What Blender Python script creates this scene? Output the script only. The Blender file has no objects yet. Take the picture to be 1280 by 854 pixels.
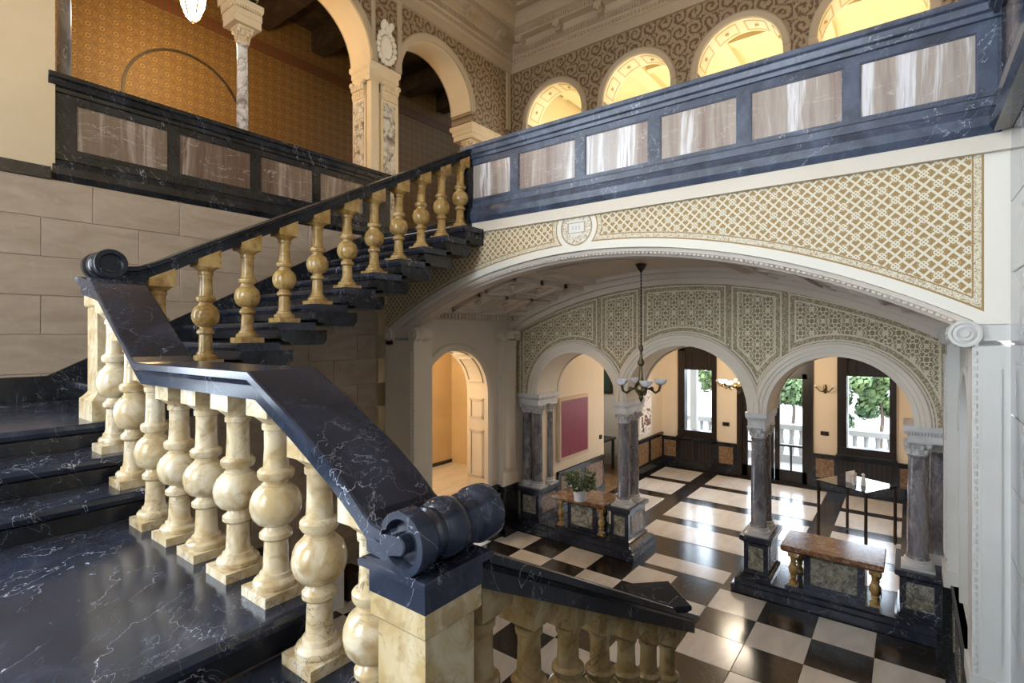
import bpy, bmesh, math, random
from mathutils import Vector, Matrix
random.seed(7)
PI = math.pi
SC = bpy.context.scene
COL = SC.collection
EYE = 3.54            # eye height above the hall floor (z = 0)
YAW = math.radians(37.3)

# ------------------------------------------------------------------ camera
cam_d = bpy.data.cameras.new('camera'); cam = bpy.data.objects.new('camera', cam_d); COL.objects.link(cam)
cam.location = (0, 0, EYE); cam.rotation_euler = (PI/2, 0, YAW)
cam_d.sensor_width = 36; cam_d.lens = 652/1280*36; cam_d.shift_y = -8/1280; cam_d.clip_start = .05; cam_d.clip_end = 300
SC.camera = cam
# ------------------------------------------------------------------ world, lamps, exposure
W = bpy.data.worlds.new('sky'); SC.world = W; W.use_nodes = True
WN = W.node_tree; WN.nodes['Background'].inputs[0].default_value = (.74, .86, 1.0, 1); WN.nodes['Background'].inputs[1].default_value = 11.0
SC.view_settings.view_transform = 'Standard'; SC.view_settings.look = 'None'
SC.view_settings.gamma = 1; SC.view_settings.use_curve_mapping = False; SC.view_settings.exposure = 0.24
def lamp(name, kind, loc, energy, color, size=.1, rot=None, sy=None):
    d = bpy.data.lights.new(name, kind); d.energy = energy; d.color = color
    if kind == 'POINT': d.shadow_soft_size = size
    if kind == 'AREA':
        d.size = size
        if sy: d.shape = 'RECTANGLE'; d.size_y = sy
    o = bpy.data.objects.new(name, d); COL.objects.link(o); o.location = loc
    if rot: o.rotation_euler = rot
    return o

# ------------------------------------------------------------------ node helper
class S:                                   # a socket (or float) with arithmetic
    nt = None
    def __init__(s, v): s.v = v
    def m(s, op, *a, clamp=False):
        n = S.nt.nodes.new('ShaderNodeMath'); n.operation = op; n.use_clamp = clamp
        for i, x in enumerate((s,) + a):
            x = x.v if isinstance(x, S) else x
            if isinstance(x, (int, float)): n.inputs[i].default_value = x
            else: S.nt.links.new(x, n.inputs[i])
        return S(n.outputs[0])
    def __add__(s, o): return s.m('ADD', o)
    def __sub__(s, o): return s.m('SUBTRACT', o)
    def __rsub__(s, o): return S(o).m('SUBTRACT', s)
    def __mul__(s, o): return s.m('MULTIPLY', o)
    def __truediv__(s, o): return s.m('DIVIDE', o)
    def abs(s): return s.m('ABSOLUTE')
    def sin(s): return s.m('SINE')
    def cos(s): return s.m('COSINE')
    def frac(s): return s.m('FRACT')
    def floor(s): return s.m('FLOOR')
    def sq(s): return s.m('MULTIPLY', s)
    def sqrt(s): return s.m('SQRT')
    def lt(s, o): return s.m('LESS_THAN', o)
    def gt(s, o): return s.m('GREATER_THAN', o)
    def min(s, o): return s.m('MINIMUM', o)
    def max(s, o): return s.m('MAXIMUM', o)
    def step(s, a, b):                    # 0 below a, 1 above b
        n = S.nt.nodes.new('ShaderNodeMapRange'); n.clamp = True
        S.nt.links.new(s.v, n.inputs[0]); n.inputs[1].default_value = a; n.inputs[2].default_value = b
        return S(n.outputs[0])
def rgb(c): return (c[0], c[1], c[2], 1)
def mixc(f, a, b):
    n = S.nt.nodes.new('ShaderNodeMix'); n.data_type = 'RGBA'
    S.nt.links.new(f.v, n.inputs[0])
    for i, x in ((6, a), (7, b)):
        if isinstance(x, tuple): n.inputs[i].default_value = rgb(x)
        else: S.nt.links.new(x, n.inputs[i])
    return n.outputs[2]
def coords(rnd=0.0):
    tc = S.nt.nodes.new('ShaderNodeTexCoord'); out = tc.outputs['Object']
    if rnd:
        oi = S.nt.nodes.new('ShaderNodeObjectInfo'); vm = S.nt.nodes.new('ShaderNodeVectorMath'); vm.operation = 'MULTIPLY_ADD'
        cb = S.nt.nodes.new('ShaderNodeCombineXYZ')
        for i in range(3): S.nt.links.new(oi.outputs['Random'], cb.inputs[i])
        S.nt.links.new(cb.outputs[0], vm.inputs[0]); vm.inputs[1].default_value = (rnd, rnd*1.7, rnd*.6); S.nt.links.new(out, vm.inputs[2]); out = vm.outputs[0]
    return out
def xyz(v):
    n = S.nt.nodes.new('ShaderNodeSeparateXYZ'); S.nt.links.new(v, n.inputs[0]); return [S(o) for o in n.outputs]
def vec(x, y, z):
    n = S.nt.nodes.new('ShaderNodeCombineXYZ')
    for i, a in enumerate((x, y, z)):
        a = a.v if isinstance(a, S) else a
        if isinstance(a, (int, float)): n.inputs[i].default_value = a
        else: S.nt.links.new(a, n.inputs[i])
    return n.outputs[0]
def noise(v, scale, detail=4, dist=0.0, rough=.55):
    n = S.nt.nodes.new('ShaderNodeTexNoise'); S.nt.links.new(v, n.inputs['Vector']); n.inputs['Scale'].default_value = scale
    n.inputs['Detail'].default_value = detail; n.inputs['Distortion'].default_value = dist; n.inputs['Roughness'].default_value = rough
    return S(n.outputs[0])
def voro(v, scale, feature='F1', rand=1.0):
    n = S.nt.nodes.new('ShaderNodeTexVoronoi'); n.feature = feature; S.nt.links.new(v, n.inputs['Vector'])
    n.inputs['Scale'].default_value = scale; n.inputs['Randomness'].default_value = rand
    return S(n.outputs['Distance'])
def scalev(v, sx, sy, sz):
    n = S.nt.nodes.new('ShaderNodeMapping'); n.inputs['Scale'].default_value = (sx, sy, sz); S.nt.links.new(v, n.inputs[0]); return n.outputs[0]
MAT = {}
def material(name, fn, rough=.5, metal=0.0, bump=None, spec=None, coat=0.0):
    m = bpy.data.materials.new(name); m.use_nodes = True; nt = m.node_tree; S.nt = nt; b = nt.nodes['Principled BSDF']
    c = fn() if callable(fn) else fn
    if isinstance(c, tuple): b.inputs['Base Color'].default_value = rgb(c)
    else: nt.links.new(c, b.inputs['Base Color'])
    b.inputs['Roughness'].default_value = rough; b.inputs['Metallic'].default_value = metal
    if spec is not None: b.inputs['Specular IOR Level'].default_value = spec
    if coat: b.inputs['Coat Weight'].default_value = coat; b.inputs['Coat Roughness'].default_value = .08
    if bump:
        h = bump(); bn = nt.nodes.new('ShaderNodeBump'); bn.inputs['Strength'].default_value = .35; bn.inputs['Distance'].default_value = .01
        nt.links.new(h.v, bn.inputs['Height']); nt.links.new(bn.outputs[0], b.inputs['Normal'])
    MAT[name] = m; return m
def emit(name, color, strength):
    m = bpy.data.materials.new(name); m.use_nodes = True; b = m.node_tree.nodes['Principled BSDF']
    b.inputs['Base Color'].default_value = rgb(color); b.inputs['Emission Color'].default_value = rgb(color); b.inputs['Emission Strength'].default_value = strength
    MAT[name] = m; return m

def ridge(v, scale, w, dist=1.2, detail=5):
    return 1.0 - (noise(v, scale, detail, dist) - .5).abs().step(0, w)
def rotv(v, rx, ry, rz):
    n = S.nt.nodes.new('ShaderNodeMapping'); n.inputs['Rotation'].default_value = (rx, ry, rz); S.nt.links.new(v, n.inputs[0]); return n.outputs[0]
def black_marble(dark, mid, vein, vs=1.0, k=1.0):
    def f():
        v = coords(9.0); n = noise(v, 2.4*vs, 6, .8)
        c = mixc(n.step(.35, .72), dark, mid)
        q = rotv(v, .5, .5, .9); g = noise(v, 1.7*vs, 3).step(.42, .62)
        r1 = ridge(scalev(q, .40, 2.8, 2.4), 1.4*vs, .0032, .30, 5)
        r2 = ridge(scalev(q, .55, 2.6, 2.2), 4.0*vs, .0045, .4, 5) * .5
        mask = noise(v, 2.3*vs, 3).step(.48, .68)
        sp = noise(v, 30*vs, 3, .5).step(.69, .76)*noise(v, 4*vs, 2).step(.50, .68)*.3
        wisp = noise(scalev(q, .4, 4.5, 3.5), 2.6*vs, 6, .4, .7).step(.55, .8)*.05*k
        return mixc(((r1*g).max(r2*mask)).max(sp)*min(.75*k, .95) + wisp, c, vein)
    return f
BLK = material('black_marble', black_marble((.008, .009, .011), (.022, .024, .031), (.40, .42, .47)), .18, spec=.45)
BLU = material('blue_black_marble', black_marble((.015, .018, .028), (.036, .043, .066), (.58, .60, .68), 1.0, 1.35), .16, spec=.42)
BLKF = material('black_floor_marble', black_marble((.009, .008, .008), (.034, .024, .020), (.34, .31, .30), 1.6), .17, spec=.42)
def siena(a, b, c, vein):
    def f():
        v = coords(13.0); n = noise(scalev(v, 1, 1, .6), 5.0, 6, 2.2); n2 = noise(v, 7, 5, 1.5)
        base = mixc(n.step(.38, .66), a, b); base = mixc((n2.step(.50, .70))*.75, base, c)
        return mixc(ridge(v, 5.5, .018, 2.2)*noise(v, 4, 2).step(.45, .62)*.8, base, vein)
    return f
SIE = material('yellow_marble', siena((.52, .38, .185), (.70, .61, .44), (.33, .205, .08), (.15, .10, .07)), .2, spec=.55)
SIN = material('ochre_newel_marble', siena((.46, .33, .15), (.60, .49, .30), (.34, .22, .09), (.14, .09, .06)), .25, spec=.5)
SIG = material('golden_marble', siena((.38, .225, .06), (.56, .385, .155), (.22, .115, .03), (.10, .055, .025)), .18, spec=.55)
SID = material('shaded_yellow_marble', siena((.26, .165, .06), (.37, .27, .13), (.16, .085, .03), (.07, .04, .02)), .22, spec=.5)  # darker copy of the yellow marble, shade of the hall railing put into the colour
def onyx(axis, k=1.0):
    def g(*c): return tuple(x*y for x, y in zip(c, k if isinstance(k, tuple) else (k, k, k)))
    def f():
        v = coords(11.0); q = xyz(v); u = q[0] if axis == 'x' else q[1]
        w = noise(scalev(v, 1, 1, .35), 2.0, 4)
        b = noise(vec(u*1.0 + w*.22, w*.1, q[2]*.03), 5.0, 5, .0, .66)
        c = mixc(b.step(.36, .50), g(.22, .165, .145), g(.35, .30, .26)); c = mixc(b.step(.54, .60), c, g(.62, .61, .62))
        c = mixc(b.step(.64, .69), c, g(.26, .19, .17))
        c = mixc(ridge(scalev(v, .6, .6, 3.0), 2.0, .006, .6)*.5, c, (.66, .62, .60))
        c = mixc(noise(scalev(v, 9, 9, .8), 5, 3).step(.45, .75)*.35, c, (.26, .20, .18))
        return c
    return f
ONX = material('onyx_panel', onyx('x', 1.2), .22, spec=.5); ONY = material('onyx_panel_side', onyx('y', (.52, .42, .34)), .2, spec=.5)
def breccia(a, b, c, sc=7.0):
    def f():
        v = coords(7.0); n = noise(v, sc, 6, 2.0); n2 = noise(v, sc*1.9, 5, 1.2)
        k = mixc(n.step(.38, .6), a, b); k = mixc(n2.step(.52, .66)*.8, k, c)
        return mixc(ridge(v, sc*.6, .03, 2.5)*.75, k, c)
    return f
BRE = material('red_breccia', breccia((.13, .045, .02), (.27, .12, .055), (.40, .28, .19), 4.5), .18)
BRG = material('green_breccia', breccia((.10, .095, .075), (.24, .22, .16), (.42, .41, .36), 6), .22)
BRO = material('ochre_breccia', breccia((.14, .07, .03), (.26, .145, .07), (.36, .27, .17), 9), .25)
def colmarble():
    v = coords(7.0); q = scalev(v, 1, 1, .38); n = noise(q, 5, 6, 1.5); n2 = noise(q, 8, 5, 2.0)
    c = mixc(n.step(.36, .64), (.12, .11, .12), (.28, .265, .28)); c = mixc(n2.step(.56, .72)*.5, c, (.42, .41, .45))
    return mixc(ridge(q, 3.4, .012, 2.0)*.55, c, (.60, .59, .63))
PUR = material('purple_grey_marble', colmarble, .16)
WVM = material('veined_white_marble', breccia((.70, .66, .60), (.56, .52, .48), (.16, .12, .11), 2.6), .22)
PAV = material('brown_white_veined_marble', breccia((.62, .58, .50), (.50, .42, .33), (.10, .075, .06), 3.5), .2)
WHM = material('pale_carved_marble', lambda: mixc(noise(coords(5), 6, 4).step(.4, .7), (.62, .61, .60), (.50, .49, .49)), .4)
WTL = material('white_floor_marble', lambda: mixc(noise(scalev(coords(6), 1, .4, 1), 4, 5, .8).step(.4, .7), (.72, .68, .63), (.60, .56, .52)), .19, spec=.5)
def limestone():
    v = coords(8); n = noise(scalev(v, 1, .6, 2.2), 3.0, 6, 1.0); c = mixc(n.step(.38, .68), (.43, .34, .255), (.345, .265, .195))
    return mixc(noise(v, 14, 4).step(.55, .8)*.4, c, (.48, .40, .32))
LIM = material('limestone_block', limestone, .42)
def plaster(c, k=.9):
    return lambda: mixc(noise(coords(), 1.3, 4).step(.35, .7), c, (c[0]*k, c[1]*k, c[2]*k*.97))
BLP = material('skylit_parapet_marble', black_marble((.024, .034, .058), (.088, .114, .176), (.58, .63, .72), 1.5, 1.6), .36, spec=.6)  # black marble lifted towards blue: the skylight sheen is painted into its colour
CRM = material('cream_plaster', plaster((.66, .52, .34)), .65)
STU = material('stucco_moulding', plaster((.74, .66, .55)), .6)
STB = material('tan_stucco', plaster((.40, .315, .215)), .65)
STG = material('grey_white_stucco', plaster((.66, .64, .60)), .55)
VLT = material('vault_plaster', plaster((.70, .61, .52)), .6)
PEA = material('peach_plaster', plaster((.80, .68, .53), .95), .65)
NIC = material('honey_plaster', plaster((.70, .54, .32), .8), .5)
LOG = material('loggia_plaster', plaster((.80, .66, .38), .93), .6)
LOG2 = material('loggia_ochre_paint', (.62, .40, .14), .6)
CEI = material('ceiling_plaster', plaster((.36, .275, .195)), .65)
CEW = material('white_block_marble', lambda: mixc(noise(coords(4), 1.2, 5, 1).step(.4, .7), (.38, .39, .41), (.32, .33, .36)), .07, spec=.8)
WOO = material('dark_wood', lambda: mixc(noise(scalev(coords(3), 6, 6, .7), 5, 4).step(.4, .65), (.010, .006, .005), (.028, .016, .011)), .3)
BEA = material('dark_beam_wood', lambda: mixc(noise(coords(3), 6, 4).step(.4, .65), (.020, .013, .010), (.05, .033, .022)), .55)
BRZ = material('aged_bronze', lambda: mixc(noise(coords(3), 22, 3).step(.4, .65), (.11, .085, .045), (.20, .16, .09)), .38, .85)
DBR = material('dark_bronze', (.035, .028, .022), .4, .6)
OPA = material('white_opal_glass', (.86, .88, .92), .25)
OPA.node_tree.nodes['Principled BSDF'].inputs['Subsurface Weight'].default_value = .8; OPA.node_tree.nodes['Principled BSDF'].inputs['Subsurface Radius'].default_value = (.12, .12, .12)
GRL = material('radiator_grille', lambda: mixc((xyz(coords())[0]*70).sin().gt(.2), (.010, .008, .008), (.035, .025, .02)), .45)
TER = material('terrace_stone', (.20, .195, .185), .8)
WHP = material('white_ceramic', (.78, .80, .82), .25)
GRN = material('dark_green_paint', (.012, .045, .028), .5)
PAP = material('white_paper', (.80, .80, .80), .6)
BLUP = material('blue_print', (.02, .09, .20), .5)
STE = material('brown_steel', (.055, .040, .032), .35, .5)
LEF = material('leaf_green', lambda: mixc(noise(coords(2), 30, 2).step(.4, .6), (.03, .075, .022), (.07, .14, .045)), .45)
TRE = material('tree_leaf', lambda: mixc(noise(coords(2), 1.5, 3).step(.4, .6), (.03, .06, .018), (.10, .15, .045)), .7)
BAR = material('bark', (.09, .06, .04), .8)
SHO = material('sea_green_shop_cloth', (.05, .06, .07), .6)
def redcanvas():
    v = coords(); n = noise(scalev(v, 1, 3, 1), 2.6, 6, 2.5)
    return mixc(n.step(.35, .7), (.20, .010, .028), (.31, .024, .060))
RED = material('crimson_canvas', redcanvas, .42, bump=lambda: noise(scalev(coords(), 1, 4, 1.5), 6, 5, 2))
BUF = material('bare_canvas_edge', (.66, .52, .36), .7)
EBU = emit('lit_bulb', (1.0, .76, .40), 6); ELA = emit('lit_lantern_glass', (1.0, .78, .42), 7)
gl = bpy.data.materials.new('clear_glass'); gl.use_nodes = True; MAT['clear_glass'] = gl
_b = gl.node_tree.nodes['Principled BSDF']; _b.inputs['Transmission Weight'].default_value = 1; _b.inputs['Roughness'].default_value = .0; _b.inputs['IOR'].default_value = 1.45
GLS = gl
def thin_glass():
    m = bpy.data.materials.new('window_glass'); m.use_nodes = True; nt = m.node_tree; nt.nodes.remove(nt.nodes['Principled BSDF'])
    t = nt.nodes.new('ShaderNodeBsdfTransparent'); g = nt.nodes.new('ShaderNodeBsdfGlossy'); g.inputs['Roughness'].default_value = .02
    mx = nt.nodes.new('ShaderNodeMixShader'); fr = nt.nodes.new('ShaderNodeFresnel'); fr.inputs[0].default_value = 1.3
    nt.links.new(fr.outputs[0], mx.inputs[0]); nt.links.new(t.outputs[0], mx.inputs[1]); nt.links.new(g.outputs[0], mx.inputs[2])
    nt.links.new(mx.outputs[0], nt.nodes['Material Output'].inputs[0]); MAT['window_glass'] = m; return m
WGL = thin_glass()

# ---- painted wall patterns
VX, VZ, VR = -2.82, -2.04, 6.52           # circle of the hall vault (centre x, z, radius)
def arabesque(u, v, p, q):
    U, V = u*(2*PI/p), v*(2*PI/q)
    f = U.cos()*V.cos() + (U*2.0).cos()*.35 + (V*2.0).cos()*.30; g = U.cos() - V.cos()*.6 + ((U*2.0).sin()*(V*2.0).sin()).abs()*.8
    h = (U*3.0).cos()*(V*3.0).cos() + (U.sin()*(V*2.0).sin()).abs()
    return (f.abs().lt(.14)).max(g.abs().lt(.17)).max((h - .55).abs().lt(.24)).max((f - 1.25).gt(0))
def rings(u, v, sc):
    w = noise(vec(u, v, 0.0), 4, 3); w2 = noise(vec(v, u, 3.0), 4, 3); a, b = u + w*.14, v + w2*.14
    ca = ((a*sc).frac() - .5)/sc; cb = ((b*sc).frac() - .5)/sc; d = (ca.sq() + cb.sq()).sqrt()
    th = ca.m('ARCTAN2', cb); sp = ((d*(sc*2.6) + th*(1/(2*PI))).frac() - .5).abs()
    lf = noise(vec(a, b, 1.0), sc*7, 3, 1.0)
    e = sp + (lf - .5)*1.1
    return e.step(.16, .24)
def spandrel():
    x, y, z = xyz(coords()); p = .1735
    dt = 4.92 - z; da = ((x - VX).sq() + (z - VZ).sq()).sqrt() - (VR + .085); dr = .43 - x
    dm = ((x + 2.96).sq() + (z - 4.74).sq()).sqrt(); d = dt.min(da).min(dr).min(dm - .255)
    a = ((x + z)/(p*.5)).frac(); b = ((x - z)/(p*.5) + 80.0).frac()
    la = (a - .5).abs().gt(.36); lb = (b - .5).abs().gt(.36); lat = la.max(lb)
    kx = ((x/p).frac() - .5).abs(); kz = ((z/p).frac() - .5).abs()
    k2x = ((x/p + .5).frac() - .5).abs(); k2z = ((z/p + .5).frac() - .5).abs()
    kd = ((kx.sq() + kz.sq()).sqrt()).min((k2x.sq() + k2z.sq()).sqrt())
    knot = kd.lt(.23); fa = ((x + z)*(6.0/p)).frac(); fb = ((x - z)*(6.0/p) + 90.0).frac()
    dots = ((fa - .5).abs().lt(.24)*(fb - .5).abs().lt(.24)*knot).max((kd - .20).abs().lt(.022)*(1.0 - lat))
    lat = (lat.max(knot))*(1.0 - dots)
    mot = noise(coords(), 75, 3, 1.5).gt(.545)
    line = d.lt(.014).max((d - .062).abs().lt(.005)); brd = d.lt(.070)
    tan, cr = (.36, .215, .065), (.74, .68, .52)
    c = mixc(lat, tan, cr); c = mixc(brd, c, mixc(mot*.9, cr, tan)); c = mixc(line, c, tan); c = mixc(d.lt(0), c, (.82, .77, .66))
    an = noise(coords(), 45, 2, 1.2).gt(.53)*.7
    med = mixc((dm.gt(.10)*dm.lt(.185))*an, (.76, .71, .60), tan)
    bx = (x + 2.96).abs()/.105; bz = (z - 4.74).abs()/.055; bm = bx.max(bz)
    st = (((x*150).sin().gt(.1))*((z - 4.74).abs().lt(.022))*((x + 2.96).abs().lt(.07)))*.6
    med = mixc(bm.lt(1.0), med, mixc(st, (.78, .75, .70), (.45, .43, .42))); med = mixc((bm - 1.0).abs().lt(.08), med, (.45, .36, .22))
    med = mixc((dm - .193).abs().lt(.008), med, (.36, .27, .13))
    return mixc(dm.lt(.201), c, med)
SPA = material('painted_lattice_spandrel', spandrel, .6)
ARCH = [(-4.56, .775), (-2.70, .915), (-.75, .80)]
def hallpaint():
    x, y, z = xyz(coords()); g, cr = (.27, .20, .105), (.70, .62, .45)
    pat = arabesque(x + 2.70, z, .26, .31)
    da = None
    for c, r in ARCH:
        q = ((x - c).sq() + ((z - 2.47).max(0.0)).sq()).sqrt() - (r + .20); da = q if da is None else da.min(q)
    dv = ((x + 1.68).abs() - .36).abs().min(((x + 3.73).abs() - .36).abs()) - .045
    dv = dv.max((x + 1.68).abs().min((x + 3.73).abs()) - .80)
    vt = 4.28 - (z + ((x - VX).sq())*.078); sd = (.36 - x).min(x + 5.72)
    d = da.min(vt).min(sd).min(dv)
    line = (d - .078).abs().lt(.010).max((d - .005).abs().lt(.010)); mot = noise(coords(), 48, 3, 1.5).gt(.54)
    c = mixc(pat, g, cr); c = mixc(d.lt(.078), c, mixc(mot*.8, g, cr)); c = mixc(line, c, cr)
    return c
HPA = material('painted_arabesque', hallpaint, .6)
def frieze(axis, sc=2.0):
    def f():
        x, y, z = xyz(coords()); u = x if axis == 'x' else y
        r = rings(u, z, sc); return mixc(r, (.105, .055, .025), (.27, .20, .12))
    return f
FRX = material('painted_scroll_frieze', frieze('x', 3.9), .65); FRY = material('painted_scroll_frieze_side', frieze('y', 3.9), .65)
def goldwall():
    x, y, z = xyz(coords()); p = .17
    def star(oy, oz, r):
        ky = ((y/p + oy).frac() - .5)*p; kz = ((z/p + oz).frac() - .5)*p; d = (ky.sq() + kz.sq()).sqrt(); th = ky.m('ARCTAN2', kz)
        return (d + (th*8.0).cos()*.012 - r).abs().lt(.007).max(d.lt(.012)), d
    s1, d1 = star(0, 0, .045); s2, d2 = star(.5, .5, .03); n = noise(coords(), 38, 3, .8).gt(.55)*.35
    k = mixc(n.max(s1*.75).max(s2*.7), (.19, .105, .032), (.06, .036, .018)); return mixc(((d1 - .028).abs().lt(.007))*.6, k, (.32, .21, .08))
GOL = material('gold_stencil_wall', goldwall, .6)
RFR = material('red_painted_frieze', lambda: mixc((xyz(coords())[1]*60).sin().gt(.0), (.15, .04, .015), (.09, .055, .025)), .6)
def relief():
    x, y, z = xyz(coords()); return mixc(voro(coords(), 9, 'F1', .8).lt(.28), (.78, .74, .70), (.42, .20, .13))
REL = material('white_relief_with_marks', relief, .6)

# ------------------------------------------------------------------ mesh helper
class MB:
    def __init__(s): s.v = []; s.f = []; s.sm = []
    def add(s, vs, fs, smooth=False):
        o = len(s.v); s.v += [tuple(p) for p in vs]; s.f += [[i + o for i in f] for f in fs]; s.sm += [smooth]*len(fs); return s
    def box(s, x0, x1, y0, y1, z0, z1):
        return s.add([(x0,y0,z0),(x1,y0,z0),(x1,y1,z0),(x0,y1,z0),(x0,y0,z1),(x1,y0,z1),(x1,y1,z1),(x0,y1,z1)],
                     [(3,2,1,0),(4,5,6,7),(0,1,5,4),(1,2,6,5),(2,3,7,6),(3,0,4,7)])
    def loft(s, loops, close=True, caps=True, smooth=False):
        n = len(loops[0]); o = []; fs = []
        for l in loops: o += l
        for k in range(len(loops) - 1):
            for i in range(n if close else n - 1):
                j = (i + 1) % n; fs.append((k*n + i, k*n + j, (k+1)*n + j, (k+1)*n + i))
        if caps: fs.append(tuple(range(n))[::-1]); fs.append(tuple((len(loops)-1)*n + i for i in range(n)))
        return s.add(o, fs, smooth)
    def lathe(s, prof, cx=0, cy=0, seg=20, z0=0, ax='z'):
        L = []
        for r, z in prof:
            l = []
            for i in range(seg):
                a = 2*PI*i/seg; c, d = r*math.cos(a), r*math.sin(a)
                l.append((cx + c, cy + d, z0 + z) if ax == 'z' else ((cx + c, z0 + z, cy + d) if ax == 'y' else (z0 + z, cx + c, cy + d)))
            L.append(l)
        return s.loft(L, smooth=True)
    def sq(s, prof, cx=0, cy=0, z0=0):      # square section profile: (half x, half y, z)
        return s.loft([[(cx-a, cy-b, z0+z), (cx+a, cy-b, z0+z), (cx+a, cy+b, z0+z), (cx-a, cy+b, z0+z)] for a, b, z in prof])
    def prism(s, poly, axis, a, b):
        f = {'x': lambda p, c: (c, p[0], p[1]), 'y': lambda p, c: (p[0], c, p[1]), 'z': lambda p, c: (p[0], p[1], c)}[axis]
        return s.loft([[f(p, a) for p in poly], [f(p, b) for p in poly]])
    def sweep(s, prof, pts, t):             # prof (a across, b up), vertical sections along pts, t = transverse direction
        return s.loft([[(p[0] + a*t[0], p[1] + a*t[1], p[2] + b) for a, b in prof] for p in pts])
    def tube(s, pts, r, seg=8):
        L = []; n = len(pts); P = [Vector(p) for p in pts]
        for i in range(n):
            d = (P[min(i+1, n-1)] - P[max(i-1, 0)]).normalized(); u = d.orthogonal() if i == 0 else (u - d*u.dot(d)); u.normalize(); w = d.cross(u)
            rr = r[i] if isinstance(r, (list, tuple)) else r
            L.append([tuple(P[i] + (u*math.cos(2*PI*k/seg) + w*math.sin(2*PI*k/seg))*rr) for k in range(seg)])
        return s.loft(L, smooth=True)
    def ball(s, c, rx, ry=None, rz=None, seg=10, rings=6):
        ry = ry or rx; rz = rz or rx; L = []
        for k in range(1, rings):
            a = PI*k/rings; L.append([(c[0] + rx*math.sin(a)*math.cos(2*PI*i/seg), c[1] + ry*math.sin(a)*math.sin(2*PI*i/seg), c[2] - rz*math.cos(a)) for i in range(seg)])
        return s.loft(L, smooth=True)
    def merge(s, o, dx=0, dy=0, dz=0, rz=0):
        c, d = math.cos(rz), math.sin(rz)
        return_v = [(p[0]*c - p[1]*d + dx, p[0]*d + p[1]*c + dy, p[2] + dz) for p in o.v]
        off = len(s.v); s.v += return_v; s.f += [[i + off for i in f] for f in o.f]; s.sm += o.sm; return s
OFF = {}
def mesh(name, mb, mat, off=(0, 0, 0)):
    me = bpy.data.meshes.new(name); me.from_pydata([(p[0]-off[0], p[1]-off[1], p[2]-off[2]) for p in mb.v], [], mb.f)
    bm = bmesh.new(); bm.from_mesh(me); bmesh.ops.recalc_face_normals(bm, faces=bm.faces); bm.to_mesh(me); bm.free()
    if any(mb.sm):
        me.polygons.foreach_set('use_smooth', mb.sm)
        me.set_sharp_from_angle(angle=.62)
    me.materials.append(mat); return me
def part(name, mb, mat, parent=None, label=None, kind=None):
    off = OFF.get(parent.name, (0, 0, 0)) if parent else (0, 0, 0)
    me = mb if isinstance(mb, bpy.types.Mesh) else mesh(name, mb, mat, off)
    o = bpy.data.objects.new(name, me); COL.objects.link(o); OFF[o.name] = off
    if parent: o.parent = parent
    if label: o['label'] = label
    if kind: o['kind'] = kind
    return o
def inst(name, me, parent, loc=(0, 0, 0), rz=0, sc=None):   # shared mesh data, loc relative to the parent
    o = bpy.data.objects.new(name, me); COL.objects.link(o); o.parent = parent; o.location = loc; o.rotation_euler[2] = rz
    if sc: o.scale = sc
    OFF[o.name] = (0, 0, 0); return o
def struct(name, mb, mat, parent=None):
    o = part(name, mb, mat, parent)
    if not parent: o['kind'] = 'structure'
    return o
def thing(name, label, cat, loc=(0, 0, 0), group=None):
    o = bpy.data.objects.new(name, None); COL.objects.link(o); o.location = loc; o.empty_display_size = .1
    OFF[o.name] = tuple(loc); o['label'] = label; o['category'] = cat
    if group: o['group'] = group
    return o
def tag(o, label, cat, group=None):
    o['label'] = label; o['category'] = cat
    if group: o['group'] = group
    return o
def dup(root, loc, label, rz=0, group=None):
    r = root.copy(); COL.objects.link(r); r.location = loc; r.rotation_euler[2] = rz; r['label'] = label
    if group: r['group'] = group
    def rec(a, b):
        for ch in list(a.children):
            c = ch.copy(); COL.objects.link(c); c.parent = b; rec(ch, c)
    rec(root, r); return r
class PL:                                   # vertical wall plane: u along, w up, d towards the viewer
    def __init__(s, ax, c, sg): s.ax, s.c, s.sg = ax, c, sg
    def p(s, u, w, d): return (u, s.c + s.sg*d, w) if s.ax == 'y' else (s.c + s.sg*d, u, w)
    def strip(s, mb, seg, d0, d1):          # seg: list of (u, lo, hi)
        n = len(seg); L = []
        for u, lo, hi in seg: L.append([s.p(u, lo, d0), s.p(u, hi, d0), s.p(u, hi, d1), s.p(u, lo, d1)])
        return mb.loft(L)
    def ring(s, mb, c, z, prof, a0=0, a1=PI, n=24, smooth=True):   # prof: closed loop of (radius, d)
        L = []
        for i in range(n + 1):
            a = a0 + (a1 - a0)*i/n; L.append([s.p(c + r*math.cos(a), z + r*math.sin(a), d) for r, d in prof])
        return mb.loft(L, smooth=smooth)
    def box(s, mb, u0, u1, w0, w1, d0, d1):
        return mb.loft([[s.p(u0, w0, d), s.p(u1, w0, d), s.p(u1, w1, d), s.p(u0, w1, d)] for d in (d0, d1)])
    def arched(s, mb, u0, u1, base, top, arches, d0, d1, n=20):    # arches: (centre, radius, spring); top: float or f(u)
        T = top if callable(top) else (lambda u: top); cur = u0
        def flat(a, b):
            if b - a < 1e-4: return
            k = max(1, int((b - a)/.15)) if callable(top) else 1
            s.strip(mb, [(a + (b-a)*i/k, base, T(a + (b-a)*i/k)) for i in range(k + 1)], d0, d1)
        for c, r, z in arches:
            flat(cur, c - r)
            s.strip(mb, [(c - r*math.cos(PI*i/n), z + r*math.sin(PI*i/n), T(c - r*math.cos(PI*i/n))) for i in range(n + 1)], d0, d1)
            cur = c + r
        flat(cur, u1)
        return mb

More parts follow.
